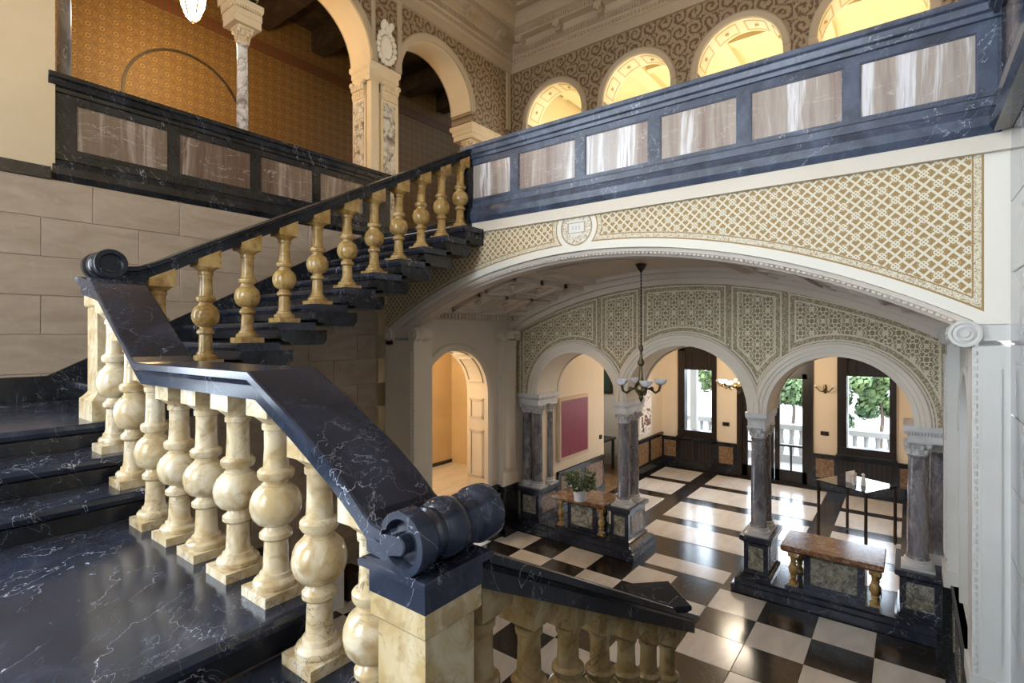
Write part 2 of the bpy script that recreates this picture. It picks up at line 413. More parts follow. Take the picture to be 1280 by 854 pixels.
# =================================================================== STRUCTURE: floors
fl = struct('floor', MB().box(-6.3, .6, -1, 8.6, -.15, -.006).box(-6.3, .9, 8.6, 14.2, -.15, -.006), BLKF)
def tile_mesh(w, l, m):
    c = .004; return mesh('tile', MB().sq([(w/2, l/2, -.014), (w/2, l/2, -c*.4), (w/2 - c, l/2 - c, 0)]), m)
tw, tb = tile_mesh(.597, .597, WTL), tile_mesh(.597, .597, BLKF)
for i in range(-9, 3):
    for j in range(0, 8):
        x, y = -.906 + .6*(i + .5), 7.56 - .6*(j + .5)
        if x < -6.1 or x > .5 or (x > -1.5 and y < 5.0): continue
        inst('tile', tw if (i + j) % 2 == 0 else tb, fl, (x, y, 0), random.choice((0, PI)))
def slab(x0, x1, y0, y1): inst('tile', tile_mesh(x1 - x0 - .004, y1 - y0 - .004, WTL), fl, ((x0+x1)/2, (y0+y1)/2, 0))
rows = [(12.62, 13.66), (11.37, 12.34), (9.98, 11.0), (8.9, 9.66)]
for y0, y1 in rows:
    slab(-5.22, -4.22, y0, y1); slab(-3.87, -1.47, y0, y1); slab(-1.11, -.11, y0, y1)
slab(-3.28, -2.10, 7.72, 8.16)
struct('floor', MB().box(-9.6, -6.40, .9, 5.2, 4.85, 5.05).box(-9.6, 3.2, 5.02, 12.6, 4.85, 5.05).box(.62, 3.2, -5, 5.02, 4.85, 5.05), STU)   # gallery floor

# =================================================================== left wall of stone blocks
wl = struct('wall_left', MB().box(-6.6, -6.262, -.35, 5.1, -.1, 4.97).box(-6.6, -6.262, -4.4, -.35, -.1, 3.0), LIM)
bh, bl = .355, .755
bm_ = mesh('stone_block', MB().loft([[(0, -bl/2 + .002, -bh/2 + .002), (0, bl/2 - .002, -bh/2 + .002), (0, bl/2 - .002, bh/2 - .002), (0, -bl/2 + .002, bh/2 - .002)],
     [(.020, -bl/2 + .002, -bh/2 + .002), (.020, bl/2 - .002, -bh/2 + .002), (.020, bl/2 - .002, bh/2 - .002), (.020, -bl/2 + .002, bh/2 - .002)],
     [(.024, -bl/2 + .006, -bh/2 + .006), (.024, bl/2 - .006, -bh/2 + .006), (.024, bl/2 - .006, bh/2 - .006), (.024, -bl/2 + .006, bh/2 - .006)]]), LIM)
for r in range(13):
    zc = 4.965 - bh*(r + .5); y0 = 1.55 if r % 2 == 0 else 1.172
    for k in range(-3, 5):
        ya, yb = max(y0 + bl*k, -.34), min(y0 + bl*(k + 1), 5.07)
        if yb - ya > .05: inst('stone_block', bm_, wl, (-6.274, (ya + yb)/2, zc), 0, (1, (yb - ya)/bl, 1))
struct('trim_1', MB().box(-6.262, -6.22, -.35, 1.235, 4.965, 5.075), BLK)
struct('wall_left', MB().box(-6.65, -6.25, -.35, 1.27, 5.05, 10.2).box(-6.65, -6.25, -4.4, -.35, 9.3, 10.2), CRM)                        # upper cream wall
struct('wall_left', MB().box(-9.75, -9.5, .9, 13, 5.05, 10.2), GOL)                           # gallery back wall
struct('wall_side', MB().box(-9.6, -6.65, .9, 1.1, 5.05, 10.2), CRM)
# black wall dado beside the stair (follows the steps)
dd = [(.2, 2.9), (.2, 3.17), (1.21, 3.17), (5.02, 5.16), (5.02, 4.7), (1.5, 2.9)]
struct('baseboard_left', MB().prism(dd, 'x', -6.25, -6.215).prism([(-.3, 2.9), (-.3, 3.17), (.2, 3.17), (.2, 2.9)], 'x', -6.25, -6.215), BLK)
struct('baseboard_left', MB().box(-6.25, -6.19, 1.0, 3.45, 0, .97).box(-6.25, -6.2, 3.45, 5.0, 0, .06), BLK)

rw = MB(); PR_ = PL('y', -4.0, 1)
PR_.box(rw, -6.6, -3.6, 0, 10.2, -.4, 0); PR_.box(rw, -1.0, 3.3, 0, 10.2, -.4, 0); PR_.box(rw, -3.6, -1.0, 0, 2.9, -.4, 0); PR_.box(rw, -3.6, -1.0, 7.6, 10.2, -.4, 0)
struct('wall_rear', rw, CRM)
# =================================================================== arch wall (spandrel) above the hall
PA = PL('y', 5.07, -1)
def vz(x, r=VR): return VZ + math.sqrt(max(r*r - (x - VX)**2, .01))
a_w = MB(); k = 48
seg = [(-6.07 + 6.44*i/k, vz(-6.07 + 6.44*i/k), 4.99) for i in range(k + 1)]
PA.strip(a_w, seg, -.34, 0)
PA.strip(a_w, [(-6.27, 3.4, 4.99), (-6.07, 3.4, 4.99)], -.34, 0); PA.strip(a_w, [(.37, 3.62, 4.99), (.66, 3.62, 4.99)], -.34, 0)
wf = struct('wall_front', a_w, SPA)
a0 = math.atan2(3.64 - VZ, .37 - VX); a1 = math.atan2(3.62 - VZ, -6.07 - VX)
mo = MB()
PA.ring(mo, VX, VZ, [(VR, -.06), (VR - .035, -.06), (VR - .055, -.09), (VR - .055, -.13), (VR - .08, -.15), (VR - .08, -.30), (VR, -.30)], a0, a1, 60)
part('arch_soffit', mo, VLT, wf)
be = MB()
for i in range(150):                                # bead moulding along the arch edge
    a = a0 + (a1 - a0)*(i + .5)/150; r = VR - .045; be.ball((VX + r*math.cos(a), 5.15, VZ + r*math.sin(a)), .021, .014, .021, 6, 4)
part('bead_moulding', be, VLT, wf, kind='stuff')

# hall vault with coffers
va = MB(); VT = VR + .02
n = 40; aL, aR = math.atan2(3.2 - VZ, -5.95 - VX), math.atan2(3.2 - VZ, .55 - VX)
va.loft([[(VX + r*math.cos(a), y, VZ + r*math.sin(a)) for r, y in ((VT, 5.35), (VT, 8.0), (VT + .1, 8.0), (VT + .1, 5.35))] for a in [aL + (aR - aL)*i/n for i in range(n + 1)]], smooth=True)
vault = struct('ceiling', va, VLT)
def arcbar(mb, a, b, y0, y1, r0, r1, n=10):
    return mb.loft([[(VX + r*math.cos(t), y, VZ + r*math.sin(t)) for r, y in ((r0, y0), (r0, y1), (r1, y1), (r1, y0))] for t in [a + (b - a)*i/n for i in range(n + 1)]], smooth=True)
def ang(x): return math.acos((x - VX)/VT)
YL = [5.62, 6.28, 6.94, 7.60]
for xa, xb in ((-5.45, -4.9), (-4.8, -4.25)):
    for s in (0, 1):
        A, B = (ang(xa), ang(xb)) if s == 0 else (ang(2*VX - xa), ang(2*VX - xb))
        if A < B: A, B = B, A
        for y in range(3):
            y0, y1 = YL[y] + .04, YL[y + 1] - .04; c = MB(); w = .007
            for r, e in ((.075, 0), (.035, .03)):
                arcbar(c, A - e*.15, B + e*.15, y0 + e, y0 + e + .035, VT - r, VT, 6); arcbar(c, A - e*.15, B + e*.15, y1 - e - .035, y1 - e, VT - r, VT, 6)
                arcbar(c, A - e*.15, A - e*.15 - w, y0 + e, y1 - e, VT - r, VT, 1); arcbar(c, B + e*.15 + w, B + e*.15, y0 + e, y1 - e, VT - r, VT, 1)
            cf = part('coffer_frame', c, VLT, vault)
            m = (A + B)/2; rr = VT - .04; q = (VX + rr*math.cos(m), (y0 + y1)/2, VZ + rr*math.sin(m)); ro = MB().ball(q, .045, .045, .04, 8, 5)
            for i in range(6): ro.ball((q[0] + .045*math.cos(i*PI/3), q[1] + .045*math.sin(i*PI/3), q[2] + .012), .026, .026, .02, 6, 4)
            part('rosette', ro, VLT, cf)
b2 = MB()                                            # ribs round the flat crown panel, and band above each side wall
for x0, x1, y0, y1 in ((-3.95, -1.69, 5.7, 5.76), (-3.95, -1.69, 7.30, 7.36)): arcbar(b2, ang(x0), ang(x1), y0, y1, VT - .06, VT, 12)
for x in (-3.95, -1.69): arcbar(b2, ang(x) + .005, ang(x) - .005, 5.761, 7.299, VT - .06, VT, 1)
part('crown_panel_rib', b2, VLT, vault)
dn = MB()
for s in (0, 1):
    for i in range(28):
        a = ang(-5.62) if s == 0 else ang(2*VX + 5.62); y = 5.5 + .078*i; dn.box(VX + (VT-.03)*math.cos(a) - .03, VX + (VT-.03)*math.cos(a) + .03, y, y + .04, VZ + (VT-.03)*math.sin(a) - .05, VZ + (VT-.03)*math.sin(a) + .03)
part('dentil_row', dn, VLT, vault, kind='stuff')
rb = MB()
arcbar(rb, aL, aR, 7.62, 7.76, VT - .20, VT, 40); arcbar(rb, aL, aR, 7.50, 7.63, VT - .12, VT, 40); arcbar(rb, aL, aR, 5.36, 5.5, VT - .07, VT, 40)
part('vault_rib', rb, VLT, vault)

# =================================================================== hall side walls
PLx = PL('x', -5.8, 1); PRx = PL('x', .42, -1)
wh = MB(); PLx.arched(wh, 5.42, 8.5, 0, 5.0, [(6.12, .77, 2.53)], -.45, 0)
whl = struct('wall_side', wh, STU)
k_ = MB(); PLx.ring(k_, 6.12, 2.53, [(.767, -.1), (.767, .03), (.80, .045), (.86, .045), (.88, .025), (.88, -.1)])
for s in (-1, 1): PLx.box(k_, 6.12 + s*.767, 6.12 + s*.88, .92, 2.53, -.1, .035)
part('archivolt', k_, STU, whl)
for s in (-1, 1):                                    # recessed panels on the door reveals
    y = 6.12 + s*.77
    for z0, z1 in ((1.0, 1.95), (2.02, 2.5)):
        f = MB()
        for e, t in ((.06, .012), (.085, .02)):
            for (xa, xb, za, zb) in ((-6.25 + e, -5.8 - e, z0 + e, z0 + e + .02), (-6.25 + e, -5.8 - e, z1 - e - .02, z1 - e), (-6.25 + e, -6.23 + e, z0 + e, z1 - e), (-5.82 - e, -5.8 - e, z0 + e, z1 - e)):
                f.box(xa, xb, min(y, y - s*t), max(y, y - s*t), za, zb)
        part('reveal_panel', f, STU, whl)
for a, b in ((.25, .95), (1.1, 1.8), (1.95, 2.7)):   # panels inside the arch soffit
    f = MB()
    for x0, x1 in ((-6.2, -6.17), (-5.88, -5.85)):
        f.loft([[(x, 6.12 + r*math.cos(t), 2.53 + r*math.sin(t)) for x, r in ((x0, .77), (x1, .77), (x1, .752), (x0, .752))] for t in [a + (b-a)*i/8 for i in range(9)]])
    for t0 in (a, b - .05):
        f.loft([[(x, 6.12 + r*math.cos(t), 2.53 + r*math.sin(t)) for x, r in ((-6.2, .77), (-5.85, .77), (-5.85, .752), (-6.2, .752))] for t in (t0, t0 + .05)])
    part('soffit_panel', f, STU, whl)
struct('wall_side', MB().box(-7.9, -7.7, 5.1, 9.5, 0, 4.6).box(-7.8, -6.25, 4.9, 5.1, 0, 4.6).box(-7.8, -6.25, 8.0, 8.2, 0, 4.6), NIC)     # passage behind the arched opening
struct('ceiling', MB().box(-7.9, -6.2, 4.9, 8.2, 4.0, 4.2), CRM)
struct('floor', MB().box(-7.75, -5.83, 5.36, 6.88, .5, .86).box(-7.75, -6.26, 5.0, 8.1, .5, .858), WTL)
struct('baseboard_side', MB().box(-7.7, -7.68, 5.1, 8.1, .86, .93), BLK)
lamp('passage_lamp', 'POINT', (-6.9, 5.5, 3.2), 75, (1, .80, .55), .12)
wr = MB(); PRx.arched(wr, 5.42, 8.5, 0, 5.0, [(6.12, .6, 2.6)], -.12, 0); PRx.box(wr, 5.43, 6.9, 0, 4, -.3, -.121); PRx.box(wr, 5.521, 6.719, 0, .9, -.12, .0)
whr = struct('wall_side', wr, STG)
k_ = MB(); PRx.ring(k_, 6.12, 2.6, [(.597, -.1), (.597, .03), (.63, .045), (.67, .03), (.67, -.1)])
for s in (-1, 1): PRx.box(k_, 6.12 + s*.597, 6.12 + s*.67, .92, 2.6, -.1, .03)
part('niche_moulding', k_, STG, whr)
def dado(pl, y0, y1, name, inl):
    m = MB(); pl.box(m, y0, y1, 0, .90, .0, .05); pl.box(m, y0, y1, 0, .2, .0, .10); pl.box(m, y0, y1, .84, .90, 0, .075)
    d = struct(name, m, BLK)
    n = max(1, round((y1 - y0)/.75)); w = (y1 - y0)/n
    for i in range(n):
        q = MB(); pl.box(q, y0 + w*i + .1, y0 + w*(i+1) - .1, .30, .76, .045, .062); part('inlay_panel', q, inl, d)
    return d
dado(PLx, 6.9, 7.6, 'baseboard_side', BRO); dado(PLx, 5.1, 5.35, 'baseboard_side', BRO); dado(PRx, 5.4, 7.6, 'baseboard_side', BRG)

def pilaster(name, pl, u0, u1, mat, label, d=.10, h=3.62, volute=True, base=.92):
    t = thing(name, label, 'pilaster', pl.p((u0+u1)/2, 0, 0))
    c = MB(); pl.box(c, u0, u1, base, h - .18, 0, d); pl.box(c, u0 + .05, u1 - .05, base + .25, h - .3, d, d + .022)
    part('shaft', c, mat, t)
    b = MB(); pl.box(b, u0 - .03, u1 + .03, base - .05, base + .12, 0, d + .03); part('base', b, mat, t)
    q = MB(); pl.box(q, u0 - .02, u1 + .02, .0, base - .05, 0, d + .04); pl.box(q, u0 - .04, u1 + .04, 0, .22, 0, d + .08); part('plinth', q, BLK, t)
    if volute:
        ca = MB()
        for u in (u0 + .0, u1 - .0):
            L = []
            for r, dd in ((.09, 0), (.09, d + .05), (.075, d + .055), (.07, d + .045), (.05, d + .06), (.03, d + .05), (.02, d + .075), (.001, d + .078)):
                L.append([pl.p(u + r*math.cos(2*PI*i/20), h - .09 + r*math.sin(2*PI*i/20), dd) for i in range(20)])
            ca.loft(L, smooth=True)
        pl.box(ca, u0 - .03, u1 + .03, h - .06, h, 0, d + .05); pl.box(ca, u0, u1, h - .15, h - .05, 0, d + .02)
        part('volute_capital', ca, mat, t)
    be = MB()
    for i in range(int((h - base - .4)/.055)):
        for u in (u0 + .02, u1 - .02):
            p = pl.p(u, base + .2 + .055*i, d); be.ball(p, .016, .016, .022, 6, 4)
    part('bead_strip', be, mat, t, kind='stuff')
    return t
# piers carrying the arch at either end, facing the stairs and the hall
def pier(x0, x1, mat, label, sgn):
    t = thing('pier', label, 'pilaster', ((x0+x1)/2, 5.25, 0))
    part('shaft', MB().box(x0, x1, 5.07, 5.43, .92, 3.46).box(x0 + .05, x1 - .05, 5.055, 5.07, 1.2, 3.3), mat, t)
    part('plinth', MB().box(x0 - .03, x1 + .03, 5.03, 5.46, 0, .92).box(x0 - .06, x1 + .06, 5.0, 5.49, 0, .2), BLK, t)
    part('base', MB().box(x0 - .02, x1 + .02, 5.05, 5.45, .92, 1.06), mat, t)
    ca = MB(); xe = x1 if sgn > 0 else x0                # horizontal scroll: circle seen from the stairs, fluted side towards the hall
    for xc in ((x0 + .06, x1 - .02) if sgn > 0 else (.325,)):
        prof = [(.001, -.02), (.025, -.02), (.03, .0), (.05, -.014), (.07, 0), (.078, -.012), (.098, -.012), (.10, .02), (.085, .12), (.10, .2), (.10, .27), (.078, .27), (.001, .29)]
        ca.lathe(prof, xc, 3.55, 24, 5.06, 'y')
        for i in range(16):
            a = 2*PI*i/16; ca.ball((xc + .092*math.cos(a), 5.16, 3.55 + .092*math.sin(a)), .02, .05, .02, 6, 4)
    ca.box(x0 - .02 if sgn > 0 else x0 - .03, x1 + .02, 5.09, 5.41, 3.5, 3.64)
    part('volute_capital', ca, mat, t)
    be = MB()
    for i in range(44): be.ball((xe - sgn*.02, 5.068, 1.1 + .055*i), .012, .012, .024, 6, 4)
    part('bead_strip', be, mat, t, kind='stuff')
pier(-6.25, -5.62, STU, 'left pier under the arch springing with scroll capital, beside the block wall', 1)
pier(.365, .574, STG, 'bright white pier with large round scroll capital at the right arch end', -1)
pilaster('pilaster', PLx, 7.22, 7.6, STU, 'fluted cream pilaster with scroll capital between doorway and leftmost columns')
pilaster('pilaster', PRx, 7.2, 7.55, STG, 'pale pilaster with scroll capital behind the white right pier')

# =================================================================== column wall with three arches
PC = PL('y', 7.75, -1)
cw = MB(); PC.arched(cw, -5.8, .42, 2.47, lambda u: vz(u, VT) + .02, [(c, r, 2.47) for c, r in ARCH], -.70, 0, 28)
wm = struct('wall_middle', cw, HPA)
for ia, (c, r) in enumerate(ARCH):
    m = MB(); e = .004*(ia % 2)
    PC.ring(m, c, 2.47, [(r - .004, -.72), (r - .004, .02 + e), (r + .05, .02 + e), (r + .055, .035 + e), (r + .10, .035 + e), (r + .105, .05 + e), (r + .15, .05 + e), (r + .17, .03 + e), (r + .185, .03 + e), (r + .185, -.05), (r + .004, -.05), (r + .004, -.72)], n=32)
    part('archivolt', m, STU, wm)
    m = MB(); PC.ring(m, c, 2.47, [(r - .02, -.72), (r - .02, -.66), (r + .12, -.66), (r + .12, -.72)], n=32); part('back_archivolt', m, STU, wm)
struct('wall_middle', MB().box(-5.9, .9, 8.42, 8.46, 3.55, 4.86), PEA)
struct('wall_middle', MB().box(-5.9, .9, 8.05, 8.42, 4.3, 4.86), PEA)

def capital(mb, x, y, z0, r, h):                     # bell with two tiers of leaves and corner scrolls
    mb.lathe([(r*.95, 0), (r*1.08, .01), (r*.95, .02), (r*.95, h*.4), (r*1.2, h*.8), (r*1.3, h*.86)], x, y, 14, z0)
    for t, (zz, rr, sz) in enumerate(((h*.3, r*1.12, h*.2), (h*.58, r*1.22, h*.18))):
        for i in range(8):
            a = PI/8*(2*i + t); mb.ball((x + rr*math.cos(a), y + rr*math.sin(a), z0 + zz), r*.26, r*.26, sz, 6, 4); mb.ball((x + rr*1.16*math.cos(a), y + rr*1.16*math.sin(a), z0 + zz + sz*.7), r*.2, r*.2, sz*.35, 6, 4)
    for i in range(4):
        a = PI/4 + PI/2*i; mb.ball((x + r*1.55*math.cos(a), y + r*1.55*math.sin(a), z0 + h*.76), r*.36, r*.36, h*.17, 8, 5)
    e = r*1.42; mb.sq([(e*.9, e*.9, h*.86), (e, e, h*.9), (e, e, h)], x, y, z0)
    return mb
def attic(mb, x0, x1, y0, y1, z0, z1):
    c = ((x0+x1)/2, (y0+y1)/2); a, b = (x1-x0)/2, (y1-y0)/2
    mb.sq([(a*.86, b*.93, z0), (a*.86, b*.93, z0 + .09), (a*.92, b*.96, z0 + .10), (a*.92, b*.96, z1 - .10), (a*1.0, b*1.0, z1 - .08), (a*1.05, b*1.02, z1 - .06), (a*1.05, b*1.02, z1)], *c)
    return mb
def pedestal(t, x, y0, y1, w, ins=True):
    cy = (y0 + y1)/2; hy = (y1 - y0)/2
    pd = part('pedestal', MB().sq([(w+.14, hy+.14, 0), (w+.14, hy+.14, .10), (w+.10, hy+.10, .11), (w+.10, hy+.10, .17), (w+.03, hy+.03, .20), (w+.03, hy+.03, .23), (w, hy, .25), (w, hy, .66), (w+.02, hy+.02, .68), (w+.05, hy+.05, .70), (w+.05, hy+.05, .76)], x, cy), BLU, t)
    for (px0, px1, py0, py1) in ((x - w + .06, x + w - .06, y0 - .006, y0 + .02), (x + w - .02, x + w + .006, y0 + .1, y1 - .1), (x - w - .006, x - w + .02, y0 + .1, y1 - .1)):
        part('inlay_panel', MB().box(px0, px1, py0, py1, .31, .62), BRG if px1 - px0 > .1 else BRO, pd)
def shaft(mb, x, y, z0, z1, r):
    h = z1 - z0; return mb.lathe([(r*1.12, 0), (r*1.12, .02), (r*1.02, .035), (r, .06), (r*1.0, h*.35), (r*.88, h - .05), (r*.9, h - .03), (r*.98, h - .02), (r*.98, h)], x, y, 22, z0)
def cbase(mb, x, y, z0, r):
    return mb.sq([(r*1.55, r*1.55, 0), (r*1.55, r*1.55, .03)], x, y, z0).lathe([(r*1.5, .03), (r*1.52, .045), (r*1.45, .06), (r*1.25, .068), (r*1.2, .08), (r*1.3, .09), (r*1.3, .10), (r*1.12, .11)], x, y, 22, z0)
def cluster(name, x, label, spots, w=.155, r=.098, ped=True):
    t = thing(name, label, 'column', (x, 8.06, 0))
    pedestal(t, x, 7.74, 8.40, w)
    for sx, sy in spots:
        part('shaft', shaft(MB(), sx, sy, .86, 2.11, r), PUR, t); part('column_base', cbase(MB(), sx, sy, .76, r), WHM, t)
        part('capital', capital(MB(), sx, sy, 2.10, r*.9, .17), WHM, t)
    xs = [s[0] for s in spots]; im = attic(MB(), min(xs) - .13, max(xs) + .13, 7.74, 8.44, 2.27, 2.47)
    for i in range(12):
        q = 7.78 + i*.055; im.box(max(xs) + .12, max(xs) + .132, q, q + .03, 2.365, 2.395)
    for i in range(int((max(xs) - min(xs) + .22)/.03)):
        q = min(xs) - .105 + .03*i; im.box(q, q + .017, 7.728, 7.745, 2.365, 2.395)
    part('impost_block', im, WHM, t)
    return t
cluster('column', -1.68, 'paired grey marble column on blue-black pedestal, middle of the hall beside the right bench', [(-1.68, 7.90), (-1.68, 8.26)])
cluster('column', -3.72, 'paired grey marble column at the right end of the plant bench', [(-3.72, 7.90), (-3.72, 8.26)])
cluster('column', .10, 'wide grey marble column before the right wall, at the right end of the bare bench', [(.08, 7.93), (.26, 8.28)], .19, .105)
cluster('column', -5.50, 'dark marble group of three columns against the left hall wall, near the red canvas', [(-5.42, 7.9), (-5.42, 8.26), (-5.66, 7.9)], .20, .088)
# stylobate steps below the columns and benches
for x0, x1, nm in ((-5.9, -3.45, 'left'), (-1.93, .55, 'right')):
    m = MB().sq([((x1-x0)/2, .445, 0), ((x1-x0)/2, .445, .11), ((x1-x0)/2 - .03, .415, .115), ((x1-x0)/2 - .03, .415, .17), ((x1-x0)/2 - .07, .375, .19)], (x0+x1)/2, 8.035)
    tag(part('stone_step', m, BLU), 'dark marble plinth step under the %s bench and its columns' % nm, 'step')
# benches
def bench_baluster():
    return MB().sq([(.055, .055, 0), (.055, .055, .05)]).lathe([(.05, .05), (.05, .07), (.032, .09), (.03, .12), (.045, .135), (.03, .15), (.055, .2), (.06, .235), (.05, .275), (.03, .30), (.042, .31), (.03, .325), (.035, .38), (.048, .40), (.05, .41)], 0, 0, 14).sq([(.055, .055, .41), (.06, .06, .47)])
bbm = mesh('leg_baluster', bench_baluster(), SIG)
def bench(x0, x1, label):
    t = thing('stone_bench', label, 'bench', ((x0+x1)/2, 8.05, .19)); ox, oy = (x0+x1)/2, 8.05
    part('seat_slab', MB().sq([((x1-x0)/2 - .03, .31, .655), ((x1-x0)/2 - .01, .33, .67), ((x1-x0)/2, .345, .69), ((x1-x0)/2, .345, .735), ((x1-x0)/2 - .008, .337, .745)], ox, oy), BRE, t)
    c = part('core_block', MB().box(x0 + .26, x1 - .2, 7.82, 8.28, .19, .656).box(x0 + .05, x1 - .05, 7.74, 8.36, .19, .215), BLU, t)
    part('front_panel', MB().box(x0 + .34, x1 - .28, 7.808, 7.83, .27, .62), BRG, c)
    for dx in (x0 + .14 - ox, x1 - .10 - ox):
        for dy in (7.80 - oy, 8.30 - oy): inst('leg_baluster', bbm, t, (dx, dy, .0))
bench(-1.37, -.24, 'bare stone bench with red-brown mottled marble top, right of the hall centre')
bench(-5.0, -3.97, 'stone bench with brown marble top carrying the potted plant')

# =================================================================== entrance room
PB = PL('y', 13.9, -1)
wb = MB()
WIN = [(-4.95, -3.95), (-1.30, -.22)]; DOR = (-3.45, -1.78)
def wallrect(mb, pl, u0, u1, z0, z1, holes, d0, d1):
    cur = u0
    for a, b, za, zb in sorted(holes):
        pl.box(mb, cur, a, z0, z1, d0, d1)
        if za > z0: pl.box(mb, a, b, z0, za, d0, d1)
        if zb < z1: pl.box(mb, a, b, zb, z1, d0, d1)
        cur = b
    pl.box(mb, cur, u1, z0, z1, d0, d1); return mb
wallrect(wb, PB, -5.6, .9, 0, 4.6, [(WIN[0][0], WIN[0][1], .8, 3.3), (WIN[1][0], WIN[1][1], .8, 3.3), (DOR[0], DOR[1], 0, 3.3)], -.3, 0)
wbk = struct('wall_back', wb, PEA)
for i, (a, b) in enumerate(WIN):
    f = MB(); PB.box(f, a, a + .18, .84, 3.28, -.2, .04); PB.box(f, b - .12, b, .84, 3.28, -.2, .04); PB.box(f, a, b, 3.12, 3.28, -.2, .04); PB.box(f, a, b, .84, 1.02, -.2, .06)
    PB.box(f, a, b, 2.62, 3.12, -.12, -.03)
    w = struct('window_%d' % (i + 1), f, WOO)
    g = MB()
    for u in (a + .3, (a+b)/2 + .02, b - .24): PB.box(g, u - .05, u + .05, 2.66, 3.1, -.03, .0)
    part('transom_slat', g, WOO, w)
    p = MB(); PB.box(p, a + .18, b - .12, 1.02, 2.62, -.10, -.09); part('pane', p, WGL, w)
    s = MB(); PB.box(s, a - .02, b + .02, .80, .85, -.05, .14); part('sill', s, BLK, w)
d1 = MB(); a, b = DOR; mid = (a + b)/2
PB.box(d1, a, a + .12, 0, 3.28, -.2, .05); PB.box(d1, b - .12, b, 0, 3.28, -.2, .05); PB.box(d1, a, b, 2.62, 3.28, -.2, .02); PB.box(d1, a, b, 0, .03, -.2, .02)
dr = struct('door_1', d1, WOO)
for s, (u0, u1) in enumerate(((a + .12, mid - .01), (mid + .01, b - .12))):
    l = MB(); PB.box(l, u0, u0 + .11, .03, 2.62, -.13, -.05); PB.box(l, u1 - .11, u1, .03, 2.62, -.13, -.05); PB.box(l, u0, u1, 2.5, 2.62, -.13, -.05); PB.box(l, u0, u1, .03, .30, -.13, -.05); PB.box(l, u0, u1, .86, .91, -.12, -.06)
    lf = part('leaf', l, WOO, dr)
    g = MB(); PB.box(g, u0 + .11, u1 - .11, .3, 2.5, -.095, -.085); part('pane', g, WGL, lf)
    q = MB(); PB.box(q, (u0+u1)/2 - .02, (u0+u1)/2 + .02, .3, .88, -.11, -.07); part('lower_bar', q, WOO, lf)
    hx = u1 - .05 if s == 0 else u0 + .05; h = MB(); PB.box(h, hx - .015, hx + .015, 1.05, 1.2, -.05, -.02); part('handle', h, BRZ, lf)
# dado of the entrance back wall: marble inlays and radiator grilles
PE = PL('x', -5.4, 1); PR2 = PL('x', .42, -1)
bd = MB()
for u0, u1 in ((-5.4, DOR[0]), (DOR[1], .42)): PB.box(bd, u0, u1, 0, .80, 0, .05); PB.box(bd, u0, u1, 0, .22, 0, .08); PB.box(bd, u0, u1, .74, .80, 0, .07)
bb = struct('baseboard_back', bd, BLK)
for u0, u1 in ((-5.32, -5.0), (-3.88, -3.54), (-1.72, -1.36), (-.16, .30)):
    q = MB(); PB.box(q, u0, u1, .27, .70, .045, .06); part('inlay_panel', q, BRO, bb)
for u0, u1 in ((-4.9, -4.5), (-4.42, -4.02), (-1.24, -.8), (-.72, -.28)):
    q = MB(); PB.box(q, u0, u1, .22, .72, .045, .065); part('radiator_grille', q, GRL, bb)
we = MB(); wallrect(we, PE, 8.0, 14.2, 0, 4.6, [(10.45, 11.95, 0, 3.4)], -.25, 0)
wel = struct('wall_side', we, PEA)
for y0, y1 in ((8.5, 10.4), (12.0, 13.85)):
    m = MB(); PE.box(m, y0, y1, 0, .90, 0, .04); PE.box(m, y0, y1, 0, .22, 0, .07); PE.box(m, y0, y1, .84, .90, 0, .06); d = struct('baseboard_side', m, BLK)
    k = 2
    for i in range(k):
        w_ = (y1 - y0)/k; q = MB(); PE.box(q, y0 + w_*i + .1, y0 + w_*(i+1) - .1, .27, .80, .035, .05); part('inlay_panel', q, BRO, d)
struct('wall_side', MB().box(.42, .9, 8.42, 14.2, 0, 4.6), PEA)
m = MB(); PR2.box(m, 8.5, 13.85, 0, .9, 0, .04); PR2.box(m, 8.5, 13.85, 0, .22, 0, .07); struct('baseboard_side', m, BLK)
struct('ceiling', MB().box(-5.7, .9, 8.4, 14.2, 4.5, 4.7), PEA)
# room beyond the left doorway
struct('wall_side', MB().box(-8.4, -8.2, 9.5, 13, 0, 4.6).box(-8.2, -5.65, 13.0, 13.2, 0, 4.6).box(-8.2, -5.65, 9.3, 9.5, 0, 4.6), STG)
struct('ceiling', MB().box(-8.4, -5.6, 9.3, 13.2, 4.4, 4.6), STG)
struct('floor', MB().box(-8.3, -5.4, 9.4, 13.1, -.1, .0), BRO)
lamp('side_room_lamp', 'POINT', (-6.8, 11.2, 3.6), 45, (1, .95, .88), .15)
t = thing('framed_picture', 'dark green picture in the side room beyond the left doorway', 'picture', (-7.0, 12.98, 2.6))
part('canvas', MB().box(-7.5, -6.5, 12.96, 12.99, 2.0, 3.3), GRN, t); part('frame', MB().box(-7.56, -7.5, 12.95, 13.0, 1.94, 3.36).box(-6.5, -6.44, 12.95, 13.0, 1.94, 3.36).box(-7.5, -6.5, 12.95, 13.0, 1.94, 2.0).box(-7.5, -6.5, 12.95, 13.0, 3.3, 3.36), WOO, t)
t = thing('display_table', 'dark cloth-covered table in the side room beyond the left doorway', 'table', (-6.9, 12.3, 0))
part('tabletop', MB().box(-7.5, -6.2, 11.9, 12.7, .78, .83), SHO, t); part('cloth', MB().box(-7.5, -6.2, 11.88, 11.9, .15, .83), SHO, t)
for x in (-7.44, -6.26):
    for y in (11.96, 12.64): part('leg', MB().box(x - .03, x + .03, y - .03, y + .03, 0, .78), SHO, t)
